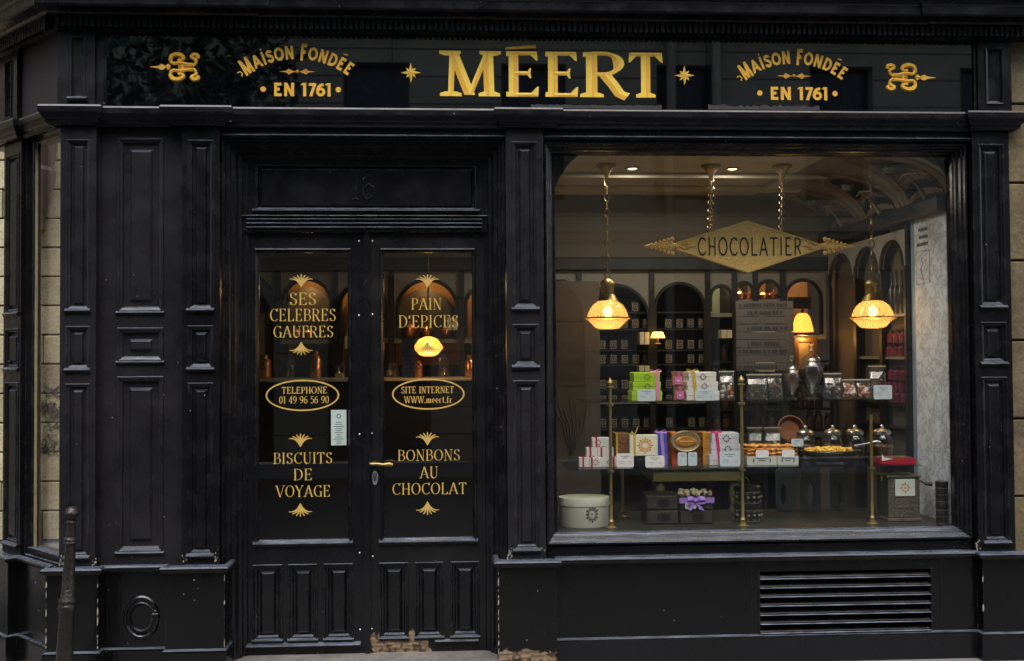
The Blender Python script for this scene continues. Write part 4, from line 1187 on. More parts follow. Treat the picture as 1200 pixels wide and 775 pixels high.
# ------------------------------------------------------------------ the shop inside
RX_, LX_, BY_, CZ_ = PX(1119, .26, 400), PX(75) + .12, 2.2, 2.86
zDK = Z(622, .30)
MB().box(LX_, RX_, .25, BY_, -.15, -.02).build('shop_floor', FLOORM, kind='structure')
MB().box(LX_ - .05, RX_ + .6, .25, BY_ + .3, CZ_, CZ_ + .05).build('shop_ceiling', CEILM, kind='structure')
MB().box(LX_ - .06, LX_, .25, BY_, -.02, CZ_).build('shop_wall', WALLD, kind='structure')
MB().box(RX_ + .02, RX_ + .08, .25, BY_ + .1, -.02, CZ_).build('shop_wall', WALLD, kind='structure')
MB().box(LX_, RX_ + .6, BY_ + .42, BY_ + .48, -.02, CZ_).build('shop_wall', WALLD, kind='structure')
# display deck behind the glass
MB().box(PX(640), RX_, .2, .95, zDK - .03, zDK).build('display_deck', mat('dark_deck_board', (.030, .027, .022), .35, var=.3), kind='structure')
MB().box(PX(640), RX_, .94, .97, .0, zDK - .03).build('deck_front', WOODK, kind='structure')

# ceiling plaster: shallow coffer beams
cb = thing('ceiling_moulding', 'cream plaster mouldings round the shop ceiling panel', 'moulding', (0.6, 1.6, CZ_))
for a, b, c, d in ((-1.7, 2.5, 1.22, 1.28), (-1.7, 2.5, 1.75, 1.84), (.3, .38, 1.285, 1.745), (2.2, 2.28, 1.285, 1.745)):
    MB().box(a, b, c, d, CZ_ - .035, CZ_ - .001, ch=.008).build('ceiling_bead', CEILM, cb)
WARM = (1.0, .62, .22)
ORD = ('first', 'second', 'third', 'fourth', 'fifth', 'sixth', 'seventh', 'eighth', 'ninth', 'tenth', 'eleventh', 'twelfth', 'thirteenth')
def emit(name, col, s, base=None):
    m, N, L, b = nm(name)
    b.inputs['Base Color'].default_value = (*(base or col), 1); b.inputs['Emission Color'].default_value = (*col, 1); b.inputs['Emission Strength'].default_value = s
    b.inputs['Roughness'].default_value = .4
    return m
SPOTM = emit('spot_lens_lit', (1, .72, .38), 3)
def plight(name, loc, e, col=WARM, r=.03, parent=None):
    l = bpy.data.lights.new(name, 'POINT'); l.energy = e; l.color = col; l.shadow_soft_size = r
    o = bpy.data.objects.new(name, l); COL.objects.link(o)
    if parent is not None:
        pw = WLOC[parent.name]; o.location = tuple(loc[i] - pw[i] for i in range(3)); o.parent = parent
    else: o.location = loc
    return o
for i, (px, lab) in enumerate(((741, 'leftmost recessed ceiling spotlight, right of the first hanging lamp'), (858, 'recessed ceiling spotlight between the two chains of the gilt plaque'), (997, 'recessed ceiling spotlight next to the second hanging lamp'))):
    X = PX(px, 1.05, 183)
    s = thing('ceiling_spotlight', lab, 'spotlight', (X, 1.05, CZ_ - .012), 'ceiling spotlights')
    MB().lathe(X, 1.05, [(.045, CZ_ - .002), (.045, CZ_ - .008), (.036, CZ_ - .010), (.034, CZ_ - .004)], 20).build('rim', BRASS, s)
    MB().lathe(X, 1.05, [(.033, CZ_ - .004), (.02, CZ_ - .011), (.0001, CZ_ - .012)], 16).build('lens', SPOTM, s)
    ld = bpy.data.lights.new('spot_light', 'AREA'); ld.shape = 'DISK'; ld.size = .06; ld.energy = 4.6; ld.color = (1, .88, .72)
    lo = bpy.data.objects.new('spot_light', ld); COL.objects.link(lo); lo.parent = s; lo.location = (0, 0, -.004)

# hanging lamps
AMB = None
def shade_mat():
    m = bpy.data.materials.new('amber_ribbed_glass'); m.use_nodes = True
    N, L = m.node_tree.nodes, m.node_tree.links; N.remove(N['Principled BSDF']); out = N['Material Output']
    tr = N.new('ShaderNodeBsdfTransparent'); tr.inputs[0].default_value = (.72, .50, .24, 1)
    gl = N.new('ShaderNodeBsdfGlossy'); gl.inputs['Roughness'].default_value = .12
    tl = N.new('ShaderNodeBsdfTranslucent'); tl.inputs[0].default_value = (.85, .50, .14, 1)
    em = N.new('ShaderNodeEmission'); em.inputs[0].default_value = (1, .52, .13, 1); em.inputs[1].default_value = .07
    a = N.new('ShaderNodeMixShader'); a.inputs[0].default_value = .12; L.new(tr.outputs[0], a.inputs[1]); L.new(tl.outputs[0], a.inputs[2])
    lw = N.new('ShaderNodeLayerWeight'); lw.inputs[0].default_value = .35
    b = N.new('ShaderNodeMixShader'); L.new(lw.outputs['Fresnel'], b.inputs[0]); L.new(a.outputs[0], b.inputs[1]); L.new(gl.outputs[0], b.inputs[2])
    c = N.new('ShaderNodeAddShader'); L.new(b.outputs[0], c.inputs[0]); L.new(em.outputs[0], c.inputs[1])
    tcn = N.new('ShaderNodeTexCoord'); gr_ = N.new('ShaderNodeTexGradient'); gr_.gradient_type = 'RADIAL'; L.new(tcn.outputs['Object'], gr_.inputs[0])
    mu = N.new('ShaderNodeMath'); mu.operation = 'MULTIPLY'; mu.inputs[1].default_value = 2 * math.pi * 40; L.new(gr_.outputs['Fac'], mu.inputs[0])
    si = N.new('ShaderNodeMath'); si.operation = 'SINE'; L.new(mu.outputs[0], si.inputs[0])
    mr = N.new('ShaderNodeMapRange'); mr.inputs[1].default_value = -1; mr.inputs[3].default_value = .25; mr.inputs[4].default_value = .36; L.new(si.outputs[0], mr.inputs[0]); L.new(mr.outputs[0], a.inputs[0])
    L.new(c.outputs[0], out.inputs[0]); return m
SHADE = shade_mat()
BULB = emit('lit_bulb', (1, .75, .38), 6)
def chain(m, p0, p1, link=.042, r=.0032):
    p0, p1 = Vector(p0), Vector(p1); n = max(2, int((p1 - p0).length / (link * .78))); rq = Vector((0, 0, -1)).rotation_difference(p1 - p0)
    for i in range(n):
        c = p0.lerp(p1, (i + .5) / n); pts = []
        for k in range(10):
            a = 2 * math.pi * k / 10
            o = Vector((math.cos(a) * link * .28, 0, math.sin(a) * link * .5)) if i % 2 == 0 else Vector((math.cos(a) * link * .06, math.cos(a) * link * .27, math.sin(a) * link * .5))
            pts.append(c + o)
        m.tube([c + rq @ (p - c) for p in pts], r, 5, closed=True)
yP = .95
def ceiling_cup(m, X, y):
    m.lathe(X, y, [(.062, CZ_ - .001), (.062, CZ_ - .012), (.05, CZ_ - .018), (.022, CZ_ - .05), (.014, CZ_ - .075), (.006, CZ_ - .085)], 20)
def pendant(pxc, pxs, pyt, pyb, lab):
    X = PX(pxs, yP, 350); s = P(pxs, 350, yP)
    z = lambda py: Z(py, yP, pxs)
    t = thing('pendant_lamp', lab, 'lamp', (X, yP, z(pyb)), 'pair of hanging glass lamps')
    m = MB(); ceiling_cup(m, X, yP); m.build('ceiling_cup', BRASS, t, smooth=True)
    m = MB(); chain(m, (X, yP, CZ_ - .085), (X, yP, z(pyt) + .01), .06, .0034); m.build('chain', BRASS, t, smooth=True)
    q = 1 / 186.
    m = MB(); m.lathe(X, yP, [(.006, z(pyt) + .012), (.03, z(pyt)), (8.5 * q, z(pyt + 3)), (9 * q, z(pyt + 5)), (7.8 * q, z(pyt + 7)), (7.8 * q, z(pyt + 17)), (9.5 * q, z(pyt + 19)), (12 * q, z(pyt + 24)), (13 * q, z(pyt + 25))], 24)
    m.build('lamp_cap', BRASS, t, smooth=True)
    o = 25; c = (pyb - pyt - o) / 32.
    sp = [(10, 0), (12.5, .8), (15, 2.2), (17.5, 4.4), (19.6, 7), (21.4, 10), (22.8, 13), (23.9, 16), (24.6, 18.2), (26.5, 18.6), (26.5, 20.5), (25, 21)]
    m = MB(); m.lathe(X, yP, [(r * q, z(pyt + o + h * c)) for r, h in sp], 96, rib=.010)
    m.f = m.f[:-2]; m.mi = m.mi[:-2]
    m.build('glass_shade', SHADE, t, smooth=True)
    m = MB(); m.lathe(X, yP, [(r * q, z(pyt + o + h * c)) for r, h in ((25, 21), (23, 22.2), (20.5, 24.4), (18, 27), (16, 29.2), (13.5, 31), (8, 32))], 96, rib=.010); m.f = m.f[:-2] + m.f[-1:]; m.mi = m.mi[:len(m.f)]
    m.build('glass_dish', SHADE, t, smooth=True)
    m = MB(); ring(m, X, 0, 26.8 * q, 26.8 * q, .006, 0, 40, .008)
    m.v = [(v[0], yP + v[2], z(pyt + o + 20 * c) + v[1]) for v in m.v]
    m.build('rim_band', BRASS, t)
    m = MB(); m.ball((X, yP, z(pyt + o + 12 * c)), .030, 12, sz=1.2); m.build('bulb', BULB, t, smooth=True)
    plight('lamp_light', (X, yP, z(pyt + o + 15 * c)), 3.2, (1, .86, .68), .04, t)
pendant(711, 712, 328, 386, 'lit ribbed glass pendant lamp hanging alone at the left of the shop window')
pendant(1018, 1022.5, 328, 385, 'lit ribbed glass pendant lamp hanging at the right, beyond the tip of the gilt plaque')
# gilt lozenge plaque
yQ = .50
zq = lambda py: Z(py, yQ, 876)
xq = lambda px: PX(px, yQ, 288)
pq = thing('plaque', 'gilt lozenge plaque reading chocolatier hung on two chains in the window', 'sign', (xq(876), yQ, zq(320)))
bodyp = [(xq(793), zq(284)), (xq(876), zq(258.5)), (xq(962), zq(286)), (xq(962), zq(292)), (xq(876), zq(320.5)), (xq(793), zq(293))]
MB().prism(bodyp, yQ, yQ + .018).build('plaque_board', PLAQ, pq)
cxp, czp = xq(876), zq(289)
for sc_, yy in ((.985, .004),):
    m = MB(); outer = [(cxp + (x - cxp) * .99, czp + (z - czp) * .97) for x, z in bodyp]; inner = [(cxp + (x - cxp) * .965, czp + (z - czp) * .90) for x, z in bodyp]
    n = 6
    vs = [(x, yQ - .001, z) for x, z in outer] + [(x, yQ - .006, z) for x, z in outer] + [(x, yQ - .006, z) for x, z in inner] + [(x, yQ - .001, z) for x, z in inner]
    fs = []
    for i in range(n):
        k = (i + 1) % n
        fs += [(i, k, k + n, i + n), (i + n, k + n, k + 2 * n, i + 2 * n), (i + 2 * n, k + 2 * n, k + 3 * n, i + 3 * n)]
    m.add(vs, fs).build('raised_border', PLAQ, pq)
m = MB(); put_text(m, 'CHOCOLATIER', 'thin', xq(817), xq(940), zq(300), zq(278) - zq(300), yQ - .0035, sp=.10, depth=.003); m.build('plaque_lettering', DKINK, pq)
for sg_, xe_ in ((-1, 793), (1, 962)):
    m = MB()
    x = lambda d: xq(xe_ + sg_ * d)
    zc = zq(288.5)
    m.tube([(x(-2), yQ + .008, zc), (x(4), yQ + .006, zc), (x(20), yQ + .006, zc), (x(34), yQ + .006, zc), (x(39), yQ + .006, zc)], [.012, .020, .016, .010, .002], 10)
    for i in range(6):
        d = 5 + i * 4.8; h = (8.5 - i * 1.25) / 195
        for s in (-1, 1):
            m.ball((x(d), yQ + .002, zc + s * h * .95), .014 - i * .0013, 8)
            m.ball((x(d + 2), yQ - .008, zc + s * h * .4), .011 - i * .001, 8)
    for s in (-1, 1):
        m.tube([(x(-3), yQ - .004, zc), (x(-8), yQ - .006, zc + s * .016), (x(-14), yQ - .006, zc + s * .014), (x(-15), yQ - .006, zc + s * .004), (x(-11), yQ - .006, zc + s * .004), (x(-20), yQ - .004, zc)], .004, 5)
    m.build('acanthus_tip', PLAQ, pq, smooth=True)
for px, pyb in ((833, 271), (916.5, 271)):
    m = MB(); X = xq(px); X2 = PX(px, .95, 186); ceiling_cup(m, X2, .95); m.build('ceiling_cup', BRASS, pq, smooth=True)
    m = MB(); chain(m, (X2, .95, CZ_ - .085), (X, yQ + .012, zq(pyb + 2)), .055, .003); m.build('chain', BRASS, pq, smooth=True)

# back wall: ebonised shelving with round-headed niches
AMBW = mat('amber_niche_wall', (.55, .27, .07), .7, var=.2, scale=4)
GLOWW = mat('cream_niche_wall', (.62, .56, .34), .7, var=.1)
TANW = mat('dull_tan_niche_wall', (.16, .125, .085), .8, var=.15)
yK = BY_
def zb(py, px=600): return Z(py, yK, px)
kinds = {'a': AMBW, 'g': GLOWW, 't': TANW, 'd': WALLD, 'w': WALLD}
ARC = [  # px0, px1, top py, spring py, foot py, wall kind, what the label says
    (255, 321, 322, 362, 560, 't', 'tan walled round niche at the far left behind the door'),
    (332, 388, 327, 360, 397, 'a', 'round niche with amber light behind the left door lettering'),
    (399, 452, 332, 365, 397, 'a', 'round niche with copper pots between the two doors'),
    (466, 536, 328, 368, 397, 'a', 'wide round niche with glasses behind the right door lettering'),
    (546, 594, 334, 366, 397, 'a', 'narrow amber niche at the right edge of the right door'),
    (640, 676, 330, 366, 560, 't', 'tan niche at the left edge of the shop window'),
    (682, 760, 335, 362, 470, 'd', 'dark niche filled with rows of framed tins'),
    (768, 826, 333, 366, 470, 'd', 'dark niche left of the pipe reflection'),
    (833, 859, 336, 350, 368, 'g', 'small niche with a green glimmer under the plaque'),
    (863, 883, 332, 342, 352, 'a', 'left one of two small copper pot niches under the plaque'),
    (888, 914, 330, 341, 352, 'a', 'right one of two small copper pot niches under the plaque'),
    (921, 962, 329, 350, 395, 'a', 'amber niche behind the lit wall lamp')
    ]
shel = thing('arched_shelving', 'long ebonised shelving with round headed niches along the back wall of the shop', 'shelving', (0, yK, 0))
zt = zb(318); zr = CZ_ - .12
edges = [PX(240, yK)] + [PX((a[1] + b[0]) / 2, yK) for a, b in zip(ARC, ARC[1:])] + [PX(968, yK)]
edges = [min(e, RX_ + .03) for e in edges]
zbase = zb(560)
for i, (a, b, pt, ps, pf, kd, lab) in enumerate(ARC):
    u0, u1 = edges[i], edges[i + 1]
    X0, X1 = PX(a, yK), min(PX(b, yK), u1 - .02)
    r = (X1 - X0) / 2; zs = zb(pt) - r
    if zs < zb(pf): zs = zb(pf)
    m = MB()
    zf = max(zb(pf), -.02)
    pl, ar = arched(u0, u1, zf, zt, X0, X1, zs, 20)
    for p in pl: m.prism(p, yK, yK + .02)
    if zf > zbase + .02: m.box(u0, u1, yK + .0, yK + .02, zf - .03, zf)
    m.build('arch_board', CREAM, shel)
    # dark rim of the arch
    m = MB(); pts = [(X0, yK - .004, zf + .01)] + [(x, yK - .004, z) for x, z in ar] + [(X1, yK - .004, zf + .01)]
    m.tube(pts, .014, 6); m.build('arch_rim', WOODK, shel)
    m = MB(); m.box(u0 - .02, u0 + .02, yK - .02, yK + .03, -.02, zt + .005); m.build('upright', WOODK, shel)
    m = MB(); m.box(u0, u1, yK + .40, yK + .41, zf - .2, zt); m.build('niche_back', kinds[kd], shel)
    if zf > zbase + .02:
        m = MB(); m.box(u0 + .02, u1 - .02, yK + .02, yK + .39, zf - .03, zf - .002); m.build('shelf', WOODK, shel)
    if (a, b) in ((332, 388), (466, 536)):
        cxx, rr_ = (X0 + X1) / 2 - .13 * r, r * .93; zz_ = zs - .16 * r
        pts = [(cxx - rr_, zf)] + [(cxx + rr_ * math.cos(math.pi - math.pi * q / 20), zz_ + rr_ * math.sin(math.pi - math.pi * q / 20)) for q in range(21)] + [(cxx + rr_, zf)]
        MB().prism(pts, yK + .26, yK + .28).build('crescent_shade_panel', WALLD, shel)  # dark sheet added as shade, leaving a lit-looking amber crescent above
    for sx in (u0, ): MB().box(sx - .008, sx + .008, yK + .03, yK + .40, -.02, zt).build('niche_side', WOODK, shel)
    if kd in 'ag':
        plight('niche_light', ((X0 + X1) / 2, yK + .16, zt - .10), .7 if r > .14 else .5, (1, .60, .22) if kd == 'a' else (.95, .95, .6), .03)
MB().box(LX_, RX_ + .02, yK - .05, yK + .03, zt, zt + .10, ch=.01).build('cornice', WOODK, shel)
MB().box(LX_, RX_ + .02, yK + .0, yK + .03, zt + .10, CZ_).build('upper_board', mat('brown_upper_board', (.115, .10, .072), .7), shel)
MB().box(LX_, RX_ + .02, yK + .02, yK + .03, -.02, zt - .5).build('lower_board', WOODK, shel) if False else None
# shelves with jars and tins under the niches
tinm = mat('black_tin', (.03, .028, .026), .3, .3)
tinl = mat('tin_label', (.40, .36, .28), .6)
cnt = 0
TINL = ('dark label tin, in the top row of the framed tin niche', )
rowsT = [(352, 366), (374, 386), (398, 411), (414, 428), (447, 458), (464, 476), (492, 504)]
first = None
for ri, (pa, pb) in enumerate(rowsT):
    MB().box(PX(684, yK), PX(826, yK), yK - .0 + .02, yK + .38, zb(pb) - .012, zb(pb)).build('shelf', WOODK, shel)
    for k, px in enumerate(range(689, 822, 13)):
        if 758 < px < 770 or (ri < 1 and px > 758) or rnd.random() < .12: continue
        if ri < 1 and not 716 < px < 752: continue
        X0, X1 = PX(px, yK + .02), PX(px + 9, yK + .02)
        zz0 = zb(pb); zz1 = zz0 + (zb(pa) - zb(pb)) * .9
        if first is None:
            t = thing('tea_tin', 'black framed-label tin, first from the left in the first row of back shelves', 'tin', ((X0 + X1) / 2, yK + .05, zz0), 'black tins on the back shelves')
            MB().box(X0, X1, yK + .05, yK + .13, zz0, zz1, ch=.004).build('body', tinm, t)
            m = MB(); w = (X1 - X0); 
            m.rings(X0 + w * .14, X1 - w * .14, zz0 + .01, zz1 - .012, [(0, yK + .049), (0, yK + .0475), (.004, yK + .0475), (.004, yK + .049)], cap=False); m.build('label_border', tinl, t)
            m = MB(); ring(m, (X0 + X1) / 2, (zz0 + zz1) / 2, w * .2, w * .26, .004, yK + .0475, 12, .001); m.build('label_mark', tinl, t)
            first = t
        else:
            c = first.copy(); COL.objects.link(c); c.location = ((X0 + X1) / 2, yK + .05, zz0); c['label'] = 'black framed-label tin, %s from the left in the %s row of back shelves' % (ORD[k], ORD[ri])
            for ch in first.children:
                d = ch.copy(); COL.objects.link(d); d.parent = c
# lit paper slips / light boxes glimpsed on the back shelves
pale = mat('pale_paper_boxes', (.62, .60, .42), .6)
for px0, px1, py0, py1, lab in ((750, 761, 390, 405, 'pale ribbed box on the back shelf below the tin niche'), (846, 858, 388, 398, 'cream box on the shelf left of the notice board'),
                               (886, 909, 387, 396, 'cream box half hidden by the notice board'), (888, 908, 427, 438, 'cream box under the notice board'), (749, 761, 430, 437, 'pair of pale cartons just above the green boxes'), (404, 411, 393, 408, 'upright cream carton behind the left door glass'),
                               (393, 401, 436, 446, 'small cream carton low behind the left door'), (524, 536, 372, 387, 'pale card behind the right door')):
    m = MB(); X0, X1 = PX(px0, yK - .1), PX(px1, yK - .1); m.box(X0, (X0 + X1) / 2 - .003, yK - .1, yK + .01, Z(py1, yK - .1), Z(py0, yK - .1), ch=.003); m.box((X0 + X1) / 2 + .003, X1, yK - .1, yK + .01, Z(py1, yK - .1), Z(py0, yK - .1), ch=.003)
    o = m.build('paper_box', pale, label=lab, cat='box')
copper = mat('polished_copper', (.75, .33, .14), .28, .9, .2)
def pot(X, y, z, r, h, lab):
    t = thing('copper_pot', lab, 'pot', (X, y, z))
    MB().lathe(X, y, [(r * .8, z), (r * .95, z + h * .1), (r, z + h * .6), (r * .94, z + h * .62), (r * .6, z + h * .75), (.01, z + h * .85)], 18).build('body', copper, t, smooth=True)
    MB().ball((X, y, z + h * .9), r * .16, 8).build('lid_knob', BRASS, t, smooth=True)
for px, pf, r, h, lab in ((407, 397, .05, .30, 'tall copper pot at the right edge of the left door glass'), (347, 397, .05, .10, 'small copper pot left in the niche behind the left door'), (361, 397, .05, .10, 'small copper pot right in the niche behind the left door'),
                          (480, 395, .06, .13, 'copper pot left in the wide niche behind the right door'), (500, 395, .055, .11, 'copper pot in the middle of the wide niche behind the right door'), (524, 395, .05, .09, 'copper pot right in the wide niche behind the right door'),
                          (868, 352, .05, .08, 'first copper pot under the gilt plaque'), (879, 352, .045, .07, 'second copper pot under the gilt plaque'), (895, 352, .05, .07, 'third copper pot under the gilt plaque'), (908, 352, .045, .08, 'last copper pot under the gilt plaque')):
    pot(PX(px, yK + .12), yK + .12, zb(pf) + .001, r, h, lab)
# wall lamp with amber glass
yW = yK - .18
wl = thing('wall_lamp', 'lit amber glass shade lamp above the small framed picture', 'lamp', (PX(940, yW), yW, Z(392, yW)))
X = PX(940.5, yW, 380); q = 1 / 140.
m = MB(); m.lathe(X, yW, [(10.5 * q, Z(391, yW)), (10 * q, Z(386, yW)), (7.5 * q, Z(374, yW)), (5 * q, Z(369.5, yW)), (3 * q, Z(368.5, yW))], 20, rib=.05); m.build('glass_shade', emit('amber_shade_lit', (1, .40, .05), 1.1), wl, smooth=True)
m = MB(); m.tube([(X, yW, Z(368.5, yW)), (X, yW, Z(360, yW)), (X + .02, yW + .06, Z(354, yW)), (X + .02, yK, Z(354, yW))], .009, 8); m.box(X - .05, X + .12, yK - .03, yK - .005, Z(362, yW), Z(348, yW)); m.build('bracket', WOODK, wl)
plight('lamp_light', (X, yW - .02, Z(396, yW)), 3, (1, .5, .12), .04, wl)
m = MB().box(PX(931, yW - .05), PX(953, yW - .05), yW - .08, yW + .1, Z(395, yW), Z(392, yW)); m.build('bracket_shelf', WOODB, label='small wooden shelf under the amber wall lamp', cat='shelf')
pf_ = thing('picture_frame', 'dark framed small picture below the amber wall lamp', 'picture', (PX(945, yW), yW, Z(432, yW)))
MB().rings(PX(931, yW), PX(958, yW), Z(440, yW), Z(398, yW), [(0, yW + .02), (0, yW), (.03, yW), (.035, yW + .01)], cap=False).build('frame', WOODB, pf_)
MB().box(PX(931, yW) + .03, PX(958, yW) - .03, yW + .008, yW + .02, Z(440, yW) + .03, Z(398, yW) - .03).build('picture', mat('tan_print', (.22, .16, .09), .7, var=.4), pf_)
# second glimpse lamp on the back shelf
yW2 = yK - .12
tl = thing('shelf_lamp', 'small lit orange lamp standing on the back shelf right of the first hanging lamp', 'lamp', (PX(772, yW2), yW2, Z(404, yW2)))
X = PX(771, yW2); m = MB(); m.lathe(X, yW2, [(.055, Z(397, yW2)), (.04, Z(390.5, yW2)), (.03, Z(390, yW2))], 14); m.build('shade', emit('orange_shade_lit', (1, .5, .08), 3), tl)
m = MB(); m.lathe(X, yW2, [(.03, Z(404, yW2)), (.008, Z(403, yW2)), (.008, Z(397, yW2))], 10); m.build('foot', BRASS, tl)
# globe pendant behind the right door
X = PX(502, 1.3, 408); zc = Z(408, 1.3, 502)
gp = thing('globe_lamp', 'lit glass ceiling lamp seen through the right door', 'lamp', (X, 1.3, zc))
m = MB(); m.lathe(X, 1.3, [(.02, zc + .075), (.06, zc + .06), (.095, zc + .01), (.098, zc), (.06, zc - .045), (.03, zc - .055)], 40, rib=.02); m.build('glass_shade', SHADE, gp, smooth=True)
m = MB(); m.ball((X, 1.3, zc + .01), .018, 10); m.build('bulb', BULB, gp, smooth=True)
m = MB(); m.tube([(X, 1.3, zc + .075), (X, 1.3, CZ_)], .006, 6); m.build('rod', BRASS, gp)
plight('lamp_light', (X, 1.3, zc + .01), 2.2, (1, .66, .28), .04, gp)

# counter with a lit edge seen through the doors
ct = thing('counter', 'long dark shop counter with a pale lit edge behind the doors', 'counter', (-1, 2.0, 0))
MB().box(LX_ + .1, PX(600, 1.5), 1.5, 1.95, -.02, Z(446, 1.5)).build('body', WOODK, ct)
MB().box(LX_ + .08, PX(600, 1.5) + .02, 1.47, 1.97, Z(446, 1.5), Z(446, 1.5) + .02, ch=.004).build('top', mat('pale_counter_top', (.5, .46, .32), .3), ct)
for k in range(9):
    X = PX(310 + k * 30, 1.7); z = Z(446, 1.5) + .021
    m = MB(); h = rnd.uniform(.10, .2); r = rnd.uniform(.03, .05); m.lathe(X, 1.7, [(r * .8, z), (r, z + .02), (r, z + h * .7), (r * .5, z + h * .85), (r * .6, z + h)], 14)
    m.build('glass_jar', JGLASS if k % 2 else copper, smooth=True, label='%s on the counter behind the doors, %s from the left end' % (('copper jar', 'glass jar')[k % 2], ('first', 'second', 'third', 'fourth', 'fifth', 'sixth', 'seventh', 'eighth', 'last')[k]), cat='jar', group='jars on the counter')
pg = thing('grey_poster', 'grey sheet of text panels hanging behind the right door glass', 'poster', (PX(480, .9), .9, Z(450, .9)))
MB().box(PX(471, .9), PX(486, .9), .9, .905, Z(442, .9), Z(397, .9)).build('sheet', mat('grey_acetate', (.10, .095, .09), .5), pg)
m = MB()
for i in range(8): m.box(PX(473, .9), PX(rnd.randint(479, 485), .9), .898, .8995, Z(402 + i * 5, .9), Z(400.5 + i * 5, .9))
m.build('printed_lines', INK, pg)
fp_ = thing('framed_notice', 'tall framed sheet on the wall at the left edge of the left door glass', 'picture', (PX(308, 1.96), 1.96, Z(440, 1.96)))
MB().rings(PX(290, 1.96), PX(314, 1.96), Z(470, 1.96), Z(362, 1.96), [(0, 1.98), (0, 1.96), (.02, 1.96), (.022, 1.961)], cap=False).build('frame', WOODK, fp_)
MB().box(PX(290, 1.96) + .02, PX(314, 1.96) - .02, 1.961, 1.98, Z(470, 1.96) + .02, Z(362, 1.96) - .02).build('sheet', mat('dull_buff_sheet', (.20, .17, .11), .7), fp_)
# brown wood wall piece at the left of the big window: engraved street scene print
ep = thing('engraved_print', 'large grey engraving of a many windowed house at the left of the window display', 'print', (PX(665, 1.3), 1.3, Z(520, 1.3)))
MB().box(PX(640, 1.3), PX(703, 1.3), 1.3, 1.32, Z(600, 1.3), Z(330, 1.3)).build('panel', mat('print_paper_brown', (.072, .062, .046), .8, var=.3, scale=3), ep)
m = MB(); yy = 1.2985
f = lambda px, py: (PX(px, 1.3), Z(py, 1.3))
m.box(f(640, 0)[0], f(686, 0)[0], yy, 1.2995, f(0, 377)[1], f(0, 375.5)[1]); m.box(f(684, 0)[0], f(686, 0)[0], yy, 1.2995, f(0, 452)[1], f(0, 377)[1]); m.box(f(640, 0)[0], f(686, 0)[0], yy, 1.2995, f(0, 453)[1], f(0, 451)[1])
for r in range(4):
    for c in range(5):
        w = 3.6 if (r + c) % 3 else 2.4; px = 652 + c * 8; py = 383 + r * 18
        if px > 682: continue
        m.box(f(px, 0)[0], f(px + w, 0)[0], yy, 1.2995, f(0, py + 8)[1], f(0, py)[1])
for b in range(7):
    a = 655 + b * 4; m.tube([(f(668, 0)[0], yy, f(0, 535)[1]), (f(a + 4, 0)[0], yy, f(0, 500)[1]), (f(a * 1.0 + (b - 3) * 3, 0)[0], yy, f(0, 468 + (b % 3) * 6)[1])], .004, 4)
m.build('engraved_lines', INK, ep)

# notice board with lines of faded text between the chains
nb_ = thing('menu_board', 'grey translucent board of faded text lines hanging under the gilt plaque', 'board', (PX(896, 1.5), 1.5, Z(432, 1.5)))
bm2 = mat('grey_board', (.15, .145, .15), .4)
for i in range(9):
    pa = 354 + i * 9.2
    MB().box(PX(863, 1.5), PX(930, 1.5), 1.5, 1.508, Z(pa + 8.6, 1.5), Z(pa, 1.5)).build('board_strip', bm2, nb_)
    if i in (0, 1, 3, 5, 6, 8):
        m = MB(); px = 866 + (i % 2) * 10
        while px < 922 - (i % 3) * 6:
            w = rnd.uniform(1.6, 3.4); m.box(PX(px, 1.5), PX(px + w, 1.5), 1.497, 1.4995, Z(pa + 6.4, 1.5), Z(pa + 2.2 + rnd.uniform(0, 1), 1.5)); px += w + rnd.choice((.8, .8, 2.6))
        m.build('faded_text_line', MATS.get('faded_ink') or mat('faded_ink', (.055, .052, .055), .6), nb_)

# right wall: marble slab, arched cabinet, cornice, cove
MY0, MY1 = .24, .77
zlow = zDK
def RW(y0, y1, z0, z1, x0=RX_ - .03, x1=RX_ + .02): return MB().box(x0, x1, y0, y1, z0, z1)
ms = thing('marble_panel', 'tall grey veined marble panel with blue grey edging at the right of the window', 'panel', (RX_, .5, zlow))
zmt = PG(1113, 240, RX_)[1]
RW(MY0 + .01, MY1, zlow, zmt + .03, RX_ - .02).build('edging', BLUEG, ms)
RW(MY0 + .05, MY1 - .07, zlow + .001, zmt - .03, RX_ - .028, RX_ - .0205).build('marble_slab', MARB, ms)
m = MB()
xx = RX_ - .0295
for i, (w, n) in enumerate(((.13, 7), (.12, 7), (.15, 8))):
    for k in range(n): m.box(xx - .0005, xx + .0006, .52 + k * w / n, .52 + k * w / n + w / n * .6, zmt - .12 - i * .045, zmt - .10 - i * .045)
m.tube([(xx, .50, zmt - .24), (xx, .68, zmt - .24), (xx, .68, zmt - .44), (xx, .50, zmt - .44)], .0012, 4, closed=True)
m.tube([(xx, .62, zmt - .26), (xx, .59, zmt - .32), (xx, .62, zmt - .35), (xx, .58, zmt - .42), (xx, .65, zmt - .40)], .0012, 4)
m.build('engraved_drawing', INK, ms)
ac = thing('arched_cabinet', 'black arched cabinet with pink bottles standing beside the marble panel', 'cabinet', (RX_, 1.5, 0))
XFR = Matrix(((0, 1, 0, RX_ - .05), (-1, 0, 0, 0), (0, 0, 1, 0), (0, 0, 0, 1)))   # u = -y, v = towards +x
def AU(y): return -y
zac = zmt - .02
spans = [(MY1 + .02, 1.18), (1.18, 1.62), (1.62, 2.12)]
